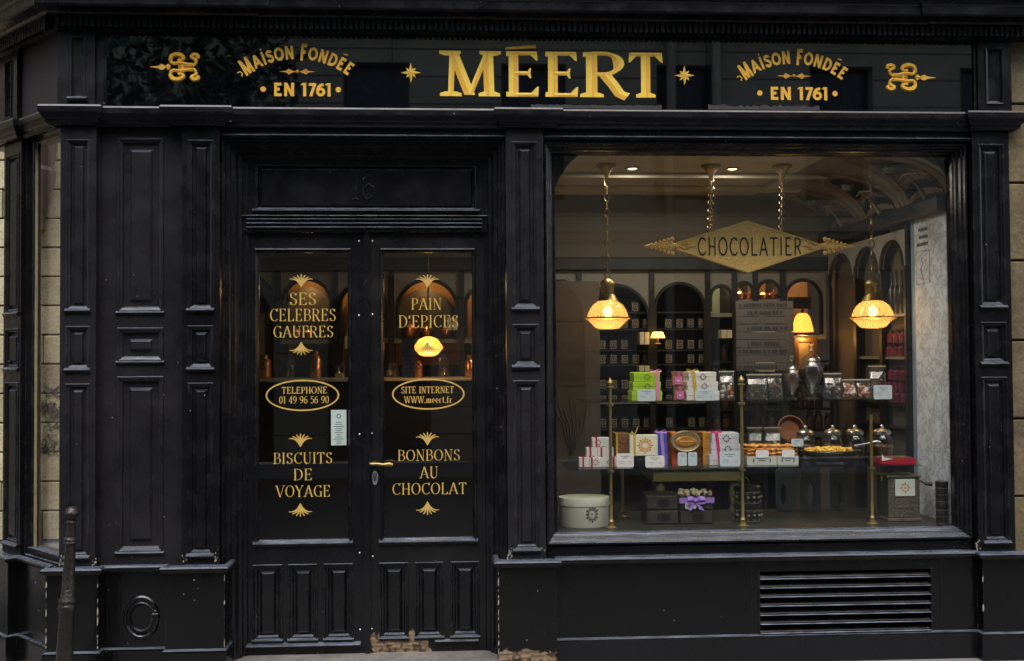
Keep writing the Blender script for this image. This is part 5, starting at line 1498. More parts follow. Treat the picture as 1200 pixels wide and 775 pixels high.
for (ya, yb2) in spans:
    m = MB(XFR); u0, u1 = -yb2, -ya
    ww = (u1 - u0)
    pl, ar = arched(u0, u1, zlow - .3, zac - .06, u0 + .025, u1 - .025, zac - .12 - (ww / 2 - .025))
    for p in pl: m.prism(p, 0, .02)
    zsp = zac - .12 - (ww / 2 - .025)
    m.build('arch_board', mat('pale_grey_spandrel', (.30, .29, .26), .7) if (ya < 1) else CREAM, ac) if False else None
    m1 = MB(XFR)
    for p in pl[2:]: m1.prism(p, 0, .02)
    m1.build('arch_board', CREAM, ac)
    m1 = MB(XFR)
    for p in pl[:2]: m1.prism(p, 0, .02)
    m1.build('upright', WOODK, ac)
    m1 = MB(XFR); m1.tube([(x, -.003, z) for x, z in ar], .012, 6); m1.build('arch_rim', WOODK, ac)
    MB().box(RX_ + .24, RX_ + .26, ya, yb2, zlow - .6, zac).build('back_board', WOODK, ac)
    MB().box(RX_ - .04, RX_ + .24, ya - .015, ya + .015, zlow - .6, zac).build('divider', WOODK, ac)
    if ya < 1.5:
        for py in (368, 418, 472, 500, 540):
            z = Z(py, ya, 1055) if False else PG(1056, py, RX_)[1]
            MB().box(RX_ - .03, RX_ + .24, ya + .016, yb2 - .016, z - .018, z).build('shelf', (MATS.get('grey_shelf') or mat('grey_shelf', (.16, .16, .16), .4)) if py in (368, 418) else WOODK, ac)
MB().box(RX_ - .10, RX_ + .3, .25, BY_, zac - .04 + .02, zac + .07, ch=.01).build('cornice', WOODK, ac)
pink = mat('raspberry_bottle', (.13, .018, .055), .45); capm = mat('black_bottle_cap', (.02, .02, .02), .3)
firstb = None
rows = [(402, 'second'), (418, 'third'), (446, 'x'), (460, 'y'), (473, 'z')]
for ri, (py, _) in enumerate(rows):
    z0 = PG(1056, py, RX_)[1] + .002
    for k in range(4):
        y = .835 + k * .092 + (.02 if ri % 2 else 0); X = RX_ - .005
        if firstb is None:
            t = thing('pink_bottle', 'raspberry pink bottle, first from the marble panel in the first row of the arched cabinet', 'bottle', (X, y, z0), 'pink bottles in the arched cabinet')
            MB().lathe(X, y, [(.026, z0), (.027, z0 + .055), (.012, z0 + .066), (.012, z0 + .07)], 12).build('body', pink, t, smooth=True)
            MB().lathe(X, y, [(.014, z0 + .07), (.014, z0 + .086)], 10).build('cap', capm, t)
            firstb = t
        else:
            c = firstb.copy(); COL.objects.link(c); c.location = (X, y, z0); c['label'] = 'raspberry pink bottle, %s from the marble panel in the %s row of the arched cabinet' % (ORD[k], ORD[ri])
            for ch in firstb.children: d = ch.copy(); COL.objects.link(d); d.parent = c
firstd = None
for y in (.83, .91, .99, 1.07, 1.14):
    z0 = PG(1056, 368, RX_)[1] + .002; X = RX_ + .02
    if firstd is None:
        t = MB().lathe(X, y, [(.032, z0), (.033, z0 + .16), (.012, z0 + .2), (.012, z0 + .26), (.016, z0 + .262), (.016, z0 + .28)], 12).build('dark_bottle', capm, smooth=True, label='tall black bottle nearest the marble panel on the upper shelf of the arched cabinet', cat='bottle', group='black bottles in the arched cabinet'); firstd = (t, y)
    else:
        c = firstd[0].copy(); COL.objects.link(c); c.location.y += y - firstd[1]; c['label'] = 'tall black bottle, %s from the marble panel on the upper shelf of the arched cabinet' % ORD[round((y - .83) / .08)]
# cove with painted lunettes
cv = thing('painted_cove', 'curved cove below the shop ceiling with dark painted lunettes and birds', 'cove', (1.9, 1.6, zac))
rz = CZ_ - (zac + .07); rxx = .62
def cvp(y, s, off=0.0):
    """s 0..1 from wall to ceiling"""
    a = s * math.pi / 2
    return (RX_ + .02 - rxx * (1 - math.cos(a)) - off * math.cos(a), y, zac + .07 + rz * math.sin(a) - off * math.sin(a))
m = MB(); n = 14
vs = [cvp(y, k / n) for y in (.26, BY_ + .02) for k in range(n + 1)]
m.add(vs, [(k, k + 1, k + n + 2, k + n + 1) for k in range(n)]); m.build('cove_shell', CREAM, cv, smooth=True)
for yc in (.60, 1.28, 1.96):
    for off, sc_, mt_ in ((.004, .31, mat('tan_lunette_band', (.21, .15, .10), .8)), (.008, .235, WALLD if yc > 1.6 else BLKD)):
        m = MB(); N_ = 18; vs = []
        for i in range(N_ + 1):
            t = math.pi * i / N_
            for k in range(5):
                q = k / 4
                vs.append(cvp(yc + sc_ * math.cos(t), .02 + q * (.92 * sc_ / .31) * math.sin(t), off))
        m.add(vs, [(i * 5 + k, i * 5 + k + 1, (i + 1) * 5 + k + 1, (i + 1) * 5 + k) for i in range(N_) for k in range(4)])
        m.build('lunette', mt_, cv, recalc=False)
    m = MB()
    def bp_(dy, s): return cvp(yc + dy, s, .013)
    m.tube([bp_(.0, .08), bp_(.01, .3), bp_(0, .42)], [.02, .006, .008], 6); m.tube([bp_(-.12, .40), bp_(0, .44), bp_(.13, .40)], [.004, .012, .004], 6); m.ball(bp_(.02, .56), .045, 8, sz=.7)
    m.build('painted_bird', CREAM, cv)

# more stock glimpsed on low shelves at the back, centre and right
fj = None
for ri, py in enumerate((425, 452, 482, 508, 536)):
    z_ = zb(py)
    MB().box(PX(833, yK), PX(975, yK), yK + .03, yK + .38, z_ - .014, z_).build('shelf', WOODK, shel)
    for k, px in enumerate(range(838, 972, 11)):
        if (ri < 1 and px > 918) or (k * 7 + ri * 3) % 6 == 0: continue
        X = PX(px + rnd.uniform(-1.5, 1.5), yK + .1); lab = 'dim stock jar, %s from the left in the %s row of the low back shelves' % (ORD[k], ORD[ri])
        if fj is None:
            t = thing('stock_jar', lab, 'jar', (X, yK + .10, z_ + .001), 'dim jars on the low back shelves')
            h_ = .12
            MB().lathe(X, yK + .10, [(.026, z_ + .001), (.032, z_ + .01), (.032, z_ + h_ * .7), (.02, z_ + h_ * .85)], 12).build('body', mat('dim_jar_glaze', (.10, .055, .035), .18, .2, .5, 3), t, smooth=True)
            MB().lathe(X, yK + .10, [(.024, z_ + h_ * .85), (.025, z_ + h_ * .87), (.025, z_ + h_), (.004, z_ + h_ * 1.04)], 12).build('lid', BRASS, t, smooth=True)
            fj = t
        else:
            c = fj.copy(); COL.objects.link(c); c.location = (X, yK + .10, z_ + .001); c['label'] = lab; s_ = rnd.uniform(.8, 1.25); c.scale = (1, 1, s_)
            for ch in fj.children: d = ch.copy(); COL.objects.link(d); d.parent = c

# ------------------------------------------------------------------ glass shelves and brass posts of the display
yF = .36                       # depth of the fronts of what stands on the shelves
zU, zLo = Z(471.5, yF), Z(549, yF)
sh = thing('glass_shelf', 'upper glass shelf on brass posts carrying green boxes and sweet jars', 'shelf', (.8, .5, zU - .008))
MB().box(PX(683, yF), PX(1047, yF), yF - .06, yF + .30, zU - .008, zU, ch=.001).build('shelf_glass', SGLASS, sh)
sh = thing('glass_shelf', 'lower glass shelf carrying the ribboned boxes and waffle trays', 'shelf', (.8, .5, zLo - .009))
MB().box(PX(664, yF), PX(1072, yF), yF - .08, yF + .42, zLo - .009, zLo, ch=.001).build('shelf_glass', SGLASS, sh)
def post(px, pyt, y, lab, finial=True):
    X = PX(px, y, 520); zt = Z(pyt, y, px)
    t = thing('brass_post', lab, 'post', (X, y, zDK), 'brass posts of the glass shelves')
    pr = [(.034, zDK), (.034, zDK + .006), (.022, zDK + .012), (.016, zDK + .03), (.019, zDK + .04), (.0105, zDK + .055), (.0092, zDK + .2), (.0092, zt - .06)]
    MB().lathe(X, y, pr, 16).build('pole', BRASS, t, smooth=True)
    if finial: MB().lathe(X, y, [(.0125, zt - .06), (.022, zt - .056), (.022, zt - .05), (.010, zt - .044), (.019, zt - .03), (.017, zt - .018), (.006, zt - .008), (.003, zt)], 16).build('finial', BRASS, t, smooth=True)
    for z in (zU, zLo):
        if z < zt: MB().lathe(X, y, [(.014, z - .028), (.021, z - .024), (.021, z - .012), (.016, z - .0095)], 16).build('collar', BRASS, t, smooth=True)
post(715.5, 443, .33, 'brass post with acorn finial at the left of the shelves')
post(869.5, 440, .33, 'brass post between the white boxes and the clear bags')
post(1021, 474, .33, 'brass post by the tray of red rimmed sweets', False)
post(729, 520, .72, 'shorter thick brass post behind the small white boxes')

RIB = {}
def ribm(n, c):
    if n not in RIB: RIB[n] = mat(n, c, .35, var=.12, scale=30)
    return RIB[n]
EMB = mat('emblem_print', (.10, .09, .08), .6)
def abox(name, label, px0, px1, py0, z0, h, m, yf=yF, dp=.15, emb=None, group=None, cat='box', lid=True, embm=None, embr=None, skew=0.0):
    X0, X1 = PX(px0, yf), PX(px1, yf)
    t = thing(name, label, cat, ((X0 + X1) / 2, yf, z0), group)
    if lid:
        MB().box(X0 + .0015, X1 - .0015, yf + .0015, yf + dp - .0015, z0, z0 + h * .55, ch=.0015).build('body', m, t)
        MB().box(X0, X1, yf, yf + dp, z0 + h * .5 + .0005, z0 + h - .0008, ch=.0015).build('lid', m, t)
    else: MB().box(X0, X1, yf, yf + dp, z0, z0 + h - .0008, ch=.002).build('body', m, t)
    if emb:
        for e in emb:
            k = MB(); emblem(k, PX(e, yf), z0 + h * .5, embr or h * .36, yf - .0012); k.build('emblem', embm or EMB, t)
    return t
def stack(name, labels, boxes, z0, m, group, **k):
    """boxes from the bottom: (px0, px1, height)"""
    z = z0; out = []
    for (a, b, h, e), lab in zip(boxes, labels):
        out.append(abox(name, lab, a, b, 0, z, h, m, emb=e, group=group, **k)); z += h
    return z
def ribbon(label, px, z0, z1, m, yf=yF, w=.018, bow=True, group=None, lean=0.0, dp=.15, name='ribbon'):
    X = PX(px, yf); t = thing(name, label, 'ribbon', (X, yf, z0), group)
    k = MB(); n = 6
    fr_ = [(X + lean * (1 - i / n), yf - .003, z0 + (z1 - z0) * i / n) for i in range(n + 1)]
    for a, b in zip(fr_, fr_[1:]):
        k.add([(a[0] - w / 2, a[1], a[2]), (a[0] + w / 2, a[1], a[2]), (b[0] + w / 2, b[1], b[2]), (b[0] - w / 2, b[1], b[2]), (a[0] - w / 2, a[1] + .0015, a[2]), (a[0] + w / 2, a[1] + .0015, a[2]), (b[0] + w / 2, b[1] + .0015, b[2]), (b[0] - w / 2, b[1] + .0015, b[2])],
              [(0, 1, 2, 3), (7, 6, 5, 4), (0, 3, 7, 4), (1, 5, 6, 2)])
    k.box(X - w / 2, X + w / 2, yf - .003, yf + dp, z1 - .0005, z1 + .0015)
    k.build('band', m, t)
    if bow:
        k = MB()
        for s in (-1, 1):
            pts = [Vector((0, 0, 0)), Vector((s * .014, -.004, .012)), Vector((s * .030, -.006, .013)), Vector((s * .034, -.006, .003)), Vector((s * .018, -.003, -.001)), Vector((0, 0, 0))]
            for a, b in zip(pts, pts[1:]):
                for sgn in (0, .012):
                    pass
                c = Vector((X, yf + .03, z1 + .004))
                k.add([c + a + Vector((0, -.008, 0)), c + b + Vector((0, -.008, 0)), c + b + Vector((0, .008, .001)), c + a + Vector((0, .008, .001))], [(0, 1, 2, 3)])
            c = Vector((X, yf + .02, z1 + .003))
            k.add([c, c + Vector((s * .028, -.022, -.002)), c + Vector((s * .036, -.016, .006)), c + Vector((0, .004, .006))], [(0, 1, 2, 3)])
        k.ball((X, yf + .028, z1 + .006), .006, 8)
        k.build('bow', m, t, recalc=False)
    return t
def card(label, px0, px1, py0, py1, yf, m=None, group=None, name='price_card', zb=None, lines=True):
    m = m or CARD
    X0, X1 = PX(px0, yf), PX(px1, yf); z1 = Z(py0, yf); z0 = Z(py1, yf) if zb is None else zb
    t = thing(name, label, 'card', ((X0 + X1) / 2, yf, z0), group)
    c = .006
    MB().prism([(X0 + c, z0), (X1 - c, z0), (X1, z0 + c), (X1, z1 - c), (X1 - c, z1), (X0 + c, z1), (X0, z1 - c), (X0, z0 + c)], yf, yf + .002).build('sheet', m, t)
    if lines:
        k = MB(); w = X1 - X0; h = z1 - z0; cx = (X0 + X1) / 2
        ks = ((.18, .26, .040), (.32, .14, .035), (.56, .32, .022), (.70, .3, .022))
        for f_, q, th in ks:
            if f_ > .5:
                k.box(X0 + w * .14, X0 + w * .14 + w * q, yf - .0008, yf - .0001, z1 - h * f_ - h * th, z1 - h * f_); k.box(X1 - w * .28, X1 - w * .14, yf - .0008, yf - .0001, z1 - h * f_ - h * th, z1 - h * f_)
            else: k.box(cx - w * q, cx + w * q, yf - .0008, yf - .0001, z1 - h * f_ - h * th, z1 - h * f_)
        k.build('printed_lines', mat('grey_print', (.16, .18, .2), .6) if 'grey_print' not in MATS else MATS['grey_print'], t)
    return t
GREENB = cmat('lime_green_card', (.33, .55, .015)); PINKR = ribm('pink_satin', (.75, .22, .42)); GOLDR = ribm('gold_satin', (.55, .36, .04)); REDR = ribm('crimson_satin', (.35, .012, .05)); LILAC = ribm('lilac_satin', (.42, .24, .66))
WHITEB = cmat('white_box_card', (.66, .65, .60)); CREAMB = cmat('cream_box_card', (.70, .68, .52)); BLUEB = cmat('violet_blue_card', (.07, .10, .42)); BROWNB = cmat('chocolate_brown_card', (.16, .065, .025)); ORANGEB = cmat('orange_card', (.72, .14, .02)); AMBERB = cmat('amber_card', (.62, .27, .03)); SILVERB = cmat('silver_white_card', (.56, .57, .60))
hU = (Z(438, yF) - Z(471.5, yF)) / 3
z = stack('green_box', ['lowest and widest of the three lime green boxes', 'middle lime green box of the stack of three', 'top lime green box under the pink bow'], [(740, 775.5, hU * 1.02, ()), (741.2, 774, hU * .98, (758.5,)), (742.5, 773, hU, (758,))], zU + .001, GREENB, 'lime green boxes on the upper shelf')
ribbon('pink satin ribbon tied round the lime green boxes', 768.5, zU + .002, z, PINKR, lean=.012)
card('printed card leaning on the lime green boxes', 746.5, 767.5, 457.5, 472, yF - .03, zb=zU + .001)
z = stack('white_box', ['lowest of the three off white boxes on the upper shelf', 'middle off white box on the upper shelf', 'top off white box with the gold ribbon on the upper shelf'], [(804, 842.5, hU * 1.02, ()), (805, 841, hU * .98, (825,)), (806.5, 839, hU, (823.5,))], zU + .001, WHITEB, 'off white boxes on the upper shelf')
ribbon('gold ribbon tied round the off white boxes', 812, zU + .002, z, GOLDR, lean=.016)
card('printed card leaning on the off white boxes', 814, 837, 458.5, 472, yF - .03, zb=zU + .001)
JAMG = mat('pink_jam', (.50, .16, .12), .25, coat=.4); PLAB = cmat('magenta_label', (.50, .10, .34)); JLID = mat('copper_jar_lid', (.45, .24, .12), .35, .6)
def jamjar(px, z0, h, lab):
    X = PX(px, yF + .04, 455); r = .0395
    t = thing('jam_jar', lab, 'jar', (X, yF + .04, z0), 'pink labelled jars')
    MB().lathe(X, yF + .04, [(r * .8, z0), (r * .86, z0 + .004), (r * .86, z0 + h * .72), (r * .8, z0 + h * .78)], 6, a0=math.pi / 6).build('body', JAMG, t)
    MB().lathe(X, yF + .04, [(r * .84, z0 + h * .79), (r * .86, z0 + h * .8), (r * .86, z0 + h - .002), (r * .7, z0 + h - .001)], 20).build('lid', JLID, t, smooth=True)
    k = MB(); fy = yF + .04 - r * .87
    k.box(X - .020, X + .020, fy - .002, fy, z0 + h * .1, z0 + h * .62); k.box(X - .006, X + .006, fy - .002, fy, z0 + h * .62 + .0002, z0 + h * .98); k.build('label', PLAB, t)
    k = MB(); k.rings(X - .016, X + .016, z0 + h * .16, z0 + h * .56, [(0, fy - .0022), (0, fy - .0032), (.002, fy - .0032), (.002, fy - .0022)], cap=False); k.box(X - .008, X + .008, fy - .003, fy - .0022, z0 + h * .3, z0 + h * .42)
    k.build('label_print', mat('pale_pink_print', (.75, .5, .62), .6) if 'pale_pink_print' not in MATS else MATS['pale_pink_print'], t)
hj = (Z(437, yF) - Z(471.5, yF)) / 2
jamjar(795.5, zU + .001, hj, 'lower jar with a pink label, right of the green boxes'); jamjar(793.5, zU + .0015 + hj, hj, 'upper jar with a pink label standing on another')

# cellophane bags
def bag(px0, px1, py0, z0, yf, fill, label, h=None, lumps=26, group='clear bags of sweets', top=.25, lr=.011, deep=.07):
    X0, X1 = PX(px0, yf), PX(px1, yf); z1 = Z(py0, yf)
    t = thing('sweet_bag', label, 'bag', ((X0 + X1) / 2, yf, z0), group)
    k = MB(); n = 12; rws = []
    cx = (X0 + X1) / 2; W = (X1 - X0) / 2; H = z1 - z0
    levels = [(0, .96, 1), (.3, 1, 1.05), (.62, .97, .7), (.82, .96, .16), (1, 1, .03)]
    for lv, wx, dy in levels:
        for i in range(n):
            a = 2 * math.pi * i / n
            rx_ = W * wx * (abs(math.cos(a)) ** .5) * (1 if math.cos(a) > 0 else -1); ry_ = deep / 2 * dy * (abs(math.sin(a)) ** .6) * (1 if math.sin(a) > 0 else -1)
            k.v.append((cx + rx_ + rnd.uniform(-.002, .002), yf + deep / 2 + ry_ + rnd.uniform(-.003, .003) * (lv < 1), z0 + H * lv + rnd.uniform(-.002, .002) * (0 < lv < 1)))
    for q in range(len(levels) - 1):
        for i in range(n): k.f.append((q * n + i, q * n + (i + 1) % n, (q + 1) * n + (i + 1) % n, (q + 1) * n + i)); k.mi.append(0)
    k.build('film', CELLO, t)
    k = MB()
    for i in range(lumps):
        r = lr * rnd.uniform(.75, 1.15)
        k.ball((cx + rnd.uniform(-1, 1) * (W - r * 1.3), yf + deep / 2 + rnd.uniform(-1, 1) * (deep / 2 - r * 1.4), z0 + r + rnd.uniform(0, 1) * H * .55), r, 6, mi=i % len(fill), jit=.15)
    k.build('sweets', fill, t, smooth=True, kind='stuff')
    if top:
        MB().box(X0, X1, yf + deep / 2 - .003, yf + deep / 2 + .003, z1 - .006, z1 + .002).build('paper_strip', mat('kraft_strip', (.42, .36, .24), .6) if 'kraft_strip' not in MATS else MATS['kraft_strip'], t)
CH1 = mat('dark_chocolate', (.035, .018, .012), .35); CH2 = mat('milk_chocolate', (.12, .055, .03), .4); SW1 = mat('white_dragee', (.7, .68, .64), .4); SW2 = mat('orange_dragee', (.75, .2, .03), .4); BIS = mat('golden_biscuit', (.60, .23, .03), .6, var=.35, scale=60); BIS2 = mat('pale_biscuit', (.74, .38, .08), .6, var=.3, scale=60); ORG = mat('candied_orange', (.55, .24, .10), .4)
bag(844, 862, 437, zU + .001, yF, [SW1, SW1, CH2, SW2], 'clear bag of white and orange sweets right of the off white boxes', lumps=34)
bag(876, 900, 441, zU + .001, yF, [CH1, CH1, CH2], 'clear bag of dark chocolates just right of the middle brass post')
bag(900.5, 918, 441, zU + .001, yF + .01, [CH1, CH2], 'clear bag of dark chocolates against the smaller glass urn')
bag(967, 988, 440.5, zU + .001, yF, [CH1, CH2, SW1], 'clear bag of chocolate twists right of the large glass urn')
bag(988.5, 1004.5, 448, zU + .001, yF, [ORG], 'left one of the two low bags of candied orange', lr=.013)
bag(1005, 1022, 448, zU + .001, yF, [ORG, BIS], 'right one of the two low bags of candied orange', lr=.013)
bag(1020, 1040, 432, zU + .001, yF + .10, [CH1], 'tall clear bag behind the end card of the upper shelf')
card('blue white card at the right end of the upper shelf', 1023, 1044.5, 455, 470, yF - .04, zb=zU + .001)
bag(876, 894, 504.5, zLo + .001, yF + .16, [CH1, CH2], 'tall clear bag behind the left waffle tray')
bag(896, 916, 504.5, zLo + .001, yF + .15, [SW1, CH2], 'tall clear bag with a blue glint behind the waffle trays')
UGL = glass('thick_urn_glass', .17, (.90, .92, .92), .02, .02)
def urn(px, py0, r, lab, fill):
    y = yF + .09; X = PX(px, y, 450); z0 = zU + .001; H = Z(py0, y) - z0
    t = thing('glass_urn', lab, 'jar', (X, y, z0), 'lidded glass urns')
    MB().lathe(X, y, [(r * .62, z0), (r * .6, z0 + .006), (r * .18, z0 + H * .07), (r * .3, z0 + H * .12), (r * .72, z0 + H * .28), (r * .98, z0 + H * .48), (r * .92, z0 + H * .60), (r * .66, z0 + H * .68)], 28).build('bowl', UGL, t, smooth=True)
    MB().lathe(X, y, [(r * .74, z0 + H * .685), (r * .76, z0 + H * .70), (r * .6, z0 + H * .77), (r * .3, z0 + H * .82), (r * .14, z0 + H * .86), (r * .22, z0 + H * .88)], 28).build('lid', UGL, t, smooth=True)
    k = MB(); zz = z0 + H * .94; k.tube([(X + r * .2 * math.cos(a_ * .5236), y, zz + H * .05 * math.sin(a_ * .5236)) for a_ in range(12)], r * .07, 8, closed=True); k.build('knob', UGL, t, smooth=True)
    MB().lathe(X, y, [(r * .24, z0 + H * .15), (r * .66, z0 + H * .29), (r * .90, z0 + H * .46), (r * .84, z0 + H * .56), (r * .5, z0 + H * .59), (.002, z0 + H * .60)], 20).build('sweets', fill, t, smooth=True)
urn(928, 419, .053, 'smaller lidded glass urn on the upper shelf', CH2)
urn(951, 405.5, .072, 'large lidded glass urn with a ring knob on the upper shelf', CH1)

# lower shelf, from the left
hs_ = (Z(514.5, yF) - Z(549, yF)) / 3
for px0, px1, lv, e, lab in ((678, 689.5, 0, (), 'small white box with red ribbon at the left foot of the pyramid'), (690, 722, 0, (697, 713.5), 'wide white box with red ribbon at the foot of the pyramid'), (686.5, 699, 1, (), 'small white box, left one in the middle row of the pyramid'), (699.3, 718, 1, (), 'small white box, right one in the middle row of the pyramid'), (693.5, 713.5, 2, (700,), 'small white box at the top of the ribboned pyramid')):
    yy = yF + .004 * lv
    t = abox('small_white_box', lab, px0, px1, 0, zLo + .001 + lv * hs_, hs_, WHITEB, yf=yy, dp=.06, emb=e, group='pyramid of small ribboned boxes', lid=False, embr=.019)
    X0, X1 = PX(px0, yy), PX(px1, yy); zz = zLo + .001 + lv * hs_
    k = MB(); w = .010
    pos = (X0 + .022,) if px1 - px0 < 25 else (X0 + .012, X1 - .02)
    for p_ in pos: k.box(p_ - w / 2, p_ + w / 2, yy - .002, yy + .062, zz + .001, zz + hs_ - .0002 + .001)
    k.build('red_ribbon', REDR, t)
    k = MB(); 
    for p_ in pos:
        for s in (-1, 1): k.tube([(p_, yy + .01, zz + hs_), (p_ + s * .012, yy + .004, zz + hs_ + .007), (p_ + s * .018, yy, zz + hs_ + .002)], [.002, .004, .001], 5)
    k.build('ribbon_knot', REDR, t)
hb = (Z(511, yF + .05) - Z(549, yF + .05)) / 3
def stk(name, labs, px0, px1, m, grp, yf=yF + .05, emb=None, embm=None, n=3, e0=0.0):
    for i in range(n):
        abox(name, labs[i], px0 - (n - 1 - i) * e0, px1 + (n - 1 - i) * e0, 0, zLo + .001 + i * hb, hb, m, yf=yf, dp=.14, emb=emb if i else (), group=grp, embm=embm)
BRE = mat('copper_print', (.32, .13, .05), .5)
stk('brown_box', ['bottom brown box hidden behind its card', 'middle brown box with a copper emblem', 'top brown box with a copper emblem beside the small white pyramid'], 721, 738.5, BROWNB, 'brown boxes on the lower shelf', emb=(729.5,), embm=BRE)
ribbon('gold ribbon down the left edge of the brown boxes', 722, zLo + .002, zLo + .001 + 3 * hb, GOLDR, yf=yF + .05, w=.012, bow=False)
card('printed card leaning on the brown boxes', 721.5, 741.5, 533, 549, yF - .02, m=WHITE, zb=zLo + .001)
ye = yF - .01
cb_ = thing('cream_box', 'large tilted cream box with a gold sun emblem and gold ribbon', 'box', (PX(753, ye), ye, Z(537, ye)))
X0, X1, z0, z1 = PX(737.5, ye), PX(769.5, ye), Z(536, ye), Z(511.5, ye)
MB().box(X0, X1, ye, ye + .045, z0, z1, ch=.002).build('body', CREAMB, cb_)
k = MB(); ecx, ecz = PX(755, ye), (z0 + z1) / 2
ring(k, ecx, ecz, .026, .026, .004, ye - .0012, 24, .0008); ring(k, ecx, ecz, .019, .019, .002, ye - .0012, 20, .0008)
for i in range(16): petal(k, ecx, ecz, i * 22.5, .028, .041 if i % 2 else .047, .010, ye - .001, .0008)
k.build('emblem', GOLD2, cb_)
MB().box(X0 + .018, X0 + .032, ye - .002, ye + .047, z0 - .001, z1 + .001).build('gold_band', GOLDR, cb_)
k = MB(); k.tube([(X0 + .025, ye, z1 + .001), (X0 + .01, ye, z1 + .02), (X0 - .0, ye, z1 + .012), (X0 + .025, ye, z1 + .003), (X0 + .035, ye, z1 + .02), (X0 + .045, ye, z1 + .048)], [.003, .006, .005, .003, .004, .002], 6); k.build('bow', GOLDR, cb_)
k = MB(); k.box(PX(744, ye), PX(766, ye), ye - .012, ye + .06, z0 - .012, z0 - .0015); k.box(PX(745, ye + .05), PX(764, ye + .05), ye + .03, ye + .06, zLo + .001, z0 - .012); k.ball((PX(764.5, ye), ye - .014, z0 - .002), .008, 8)
k.build('easel_stand', WOODK, label='small black easel stand under the tilted cream box', cat='stand')
card('printed card under the tilted cream box', 755, 777, 536, 549, yF - .045, m=WHITE, zb=zLo + .001)
stk('blue_box', ['bottom violet blue box by the lilac ribbon', 'middle violet blue box of three', 'top violet blue box under the pink and lilac bow'], 769.5, 780.5, BLUEB, 'violet blue boxes on the lower shelf', e0=.6, yf=yF + .04)
ribbon('lilac ribbon tied round the violet blue boxes', 774, zLo + .002, zLo + .001 + 3 * hb, LILAC, yf=yF + .04, lean=.014)
stk('orange_box', ['bottom orange red box behind the oval tin', 'middle orange red box behind the oval tin', 'top orange red box left of the oval tin'], 786, 795, ORANGEB, 'orange red boxes on the lower shelf', yf=yF + .08)
stk('amber_box', ['bottom amber box left of the silver white stack', 'middle amber box left of the silver white stack', 'top amber box right of the oval tin'], 822.5, 832, AMBERB, 'amber boxes on the lower shelf', yf=yF + .07)
stk('brown_backing_box', ['bottom brown box between the oval tin and the amber boxes', 'middle brown box between the oval tin and the amber boxes', 'top brown box between the oval tin and the amber boxes'], 811, 821, BROWNB, 'plain brown boxes behind the oval tin', yf=yF + .10)
ot = thing('oval_tin', 'gold oval tin lid with a copper cartouche propped on its stand', 'tin', (PX(803.5, yF), yF, Z(532, yF)))
XF2 = Matrix.Translation((PX(803.5, yF), yF + .03, Z(520, yF))) @ Matrix.Rotation(R(90), 4, 'X')
MB(XF2).lathe(0, 0, [(.088, -.02), (.088, .010), (.082, .016), (.074, .012), (.0001, .012)], 48, sy=.70).build('tin_lid', mat('old_gold_tin', (.36, .27, .13), .4, .5), ot, smooth=True)
MB(XF2).lathe(0, 0, [(.060, .010), (.060, .016), (.055, .019), (.0001, .019)], 40, sy=.50).build('cartouche', mat('copper_cartouche', (.62, .28, .07), .35, .5, .3, 30), ot, smooth=True)
k = MB(XF2)
for i in range(9): k.ball((-.034 + i * .0085, .002 * math.sin(i * 2), .0195), .0034, 6)
k.build('cartouche_lettering', GOLD3, ot)
k = MB(); k.box(PX(800, yF), PX(807, yF), yF + .02, yF + .05, zLo + .001, Z(531, yF)); k.box(PX(786, yF), PX(828, yF), yF - .04, yF + .03, zLo + .0005, zLo + .006); k.build('clear_stand', JGLASS, label='clear acrylic stand under the gold oval tin', cat='stand')
card('left one of the two small cards under the oval tin', 793, 803.5, 532.5, 546.5, yF - .03, zb=zLo + .0062)
card('right one of the two small cards under the oval tin', 805, 815.5, 532.5, 546.5, yF - .03, zb=zLo + .0062)
for i, (a, b, e, lab) in enumerate(((830, 868, (), 'lowest and widest silver white box by the middle post'), (832, 867, (851.5,), 'middle silver white box with the crimson ribbon'), (833, 865, (850, ), 'top silver white box under the crimson bow'))):
    abox('silver_white_box', lab, a, b, 0, zLo + .001 + i * hb, hb, SILVERB, yf=yF + .01, dp=.14, emb=e, group='silver white boxes by the middle post')
ribbon('crimson ribbon tied round the silver white boxes', 838.5, zLo + .002, zLo + .001 + 3 * hb, ribm('raspberry_satin', (.55, .02, .14)), yf=yF + .01, lean=.02)
card('printed card leaning on the silver white boxes', 842, 865.5, 532, 549, yF - .03, zb=zLo + .001)
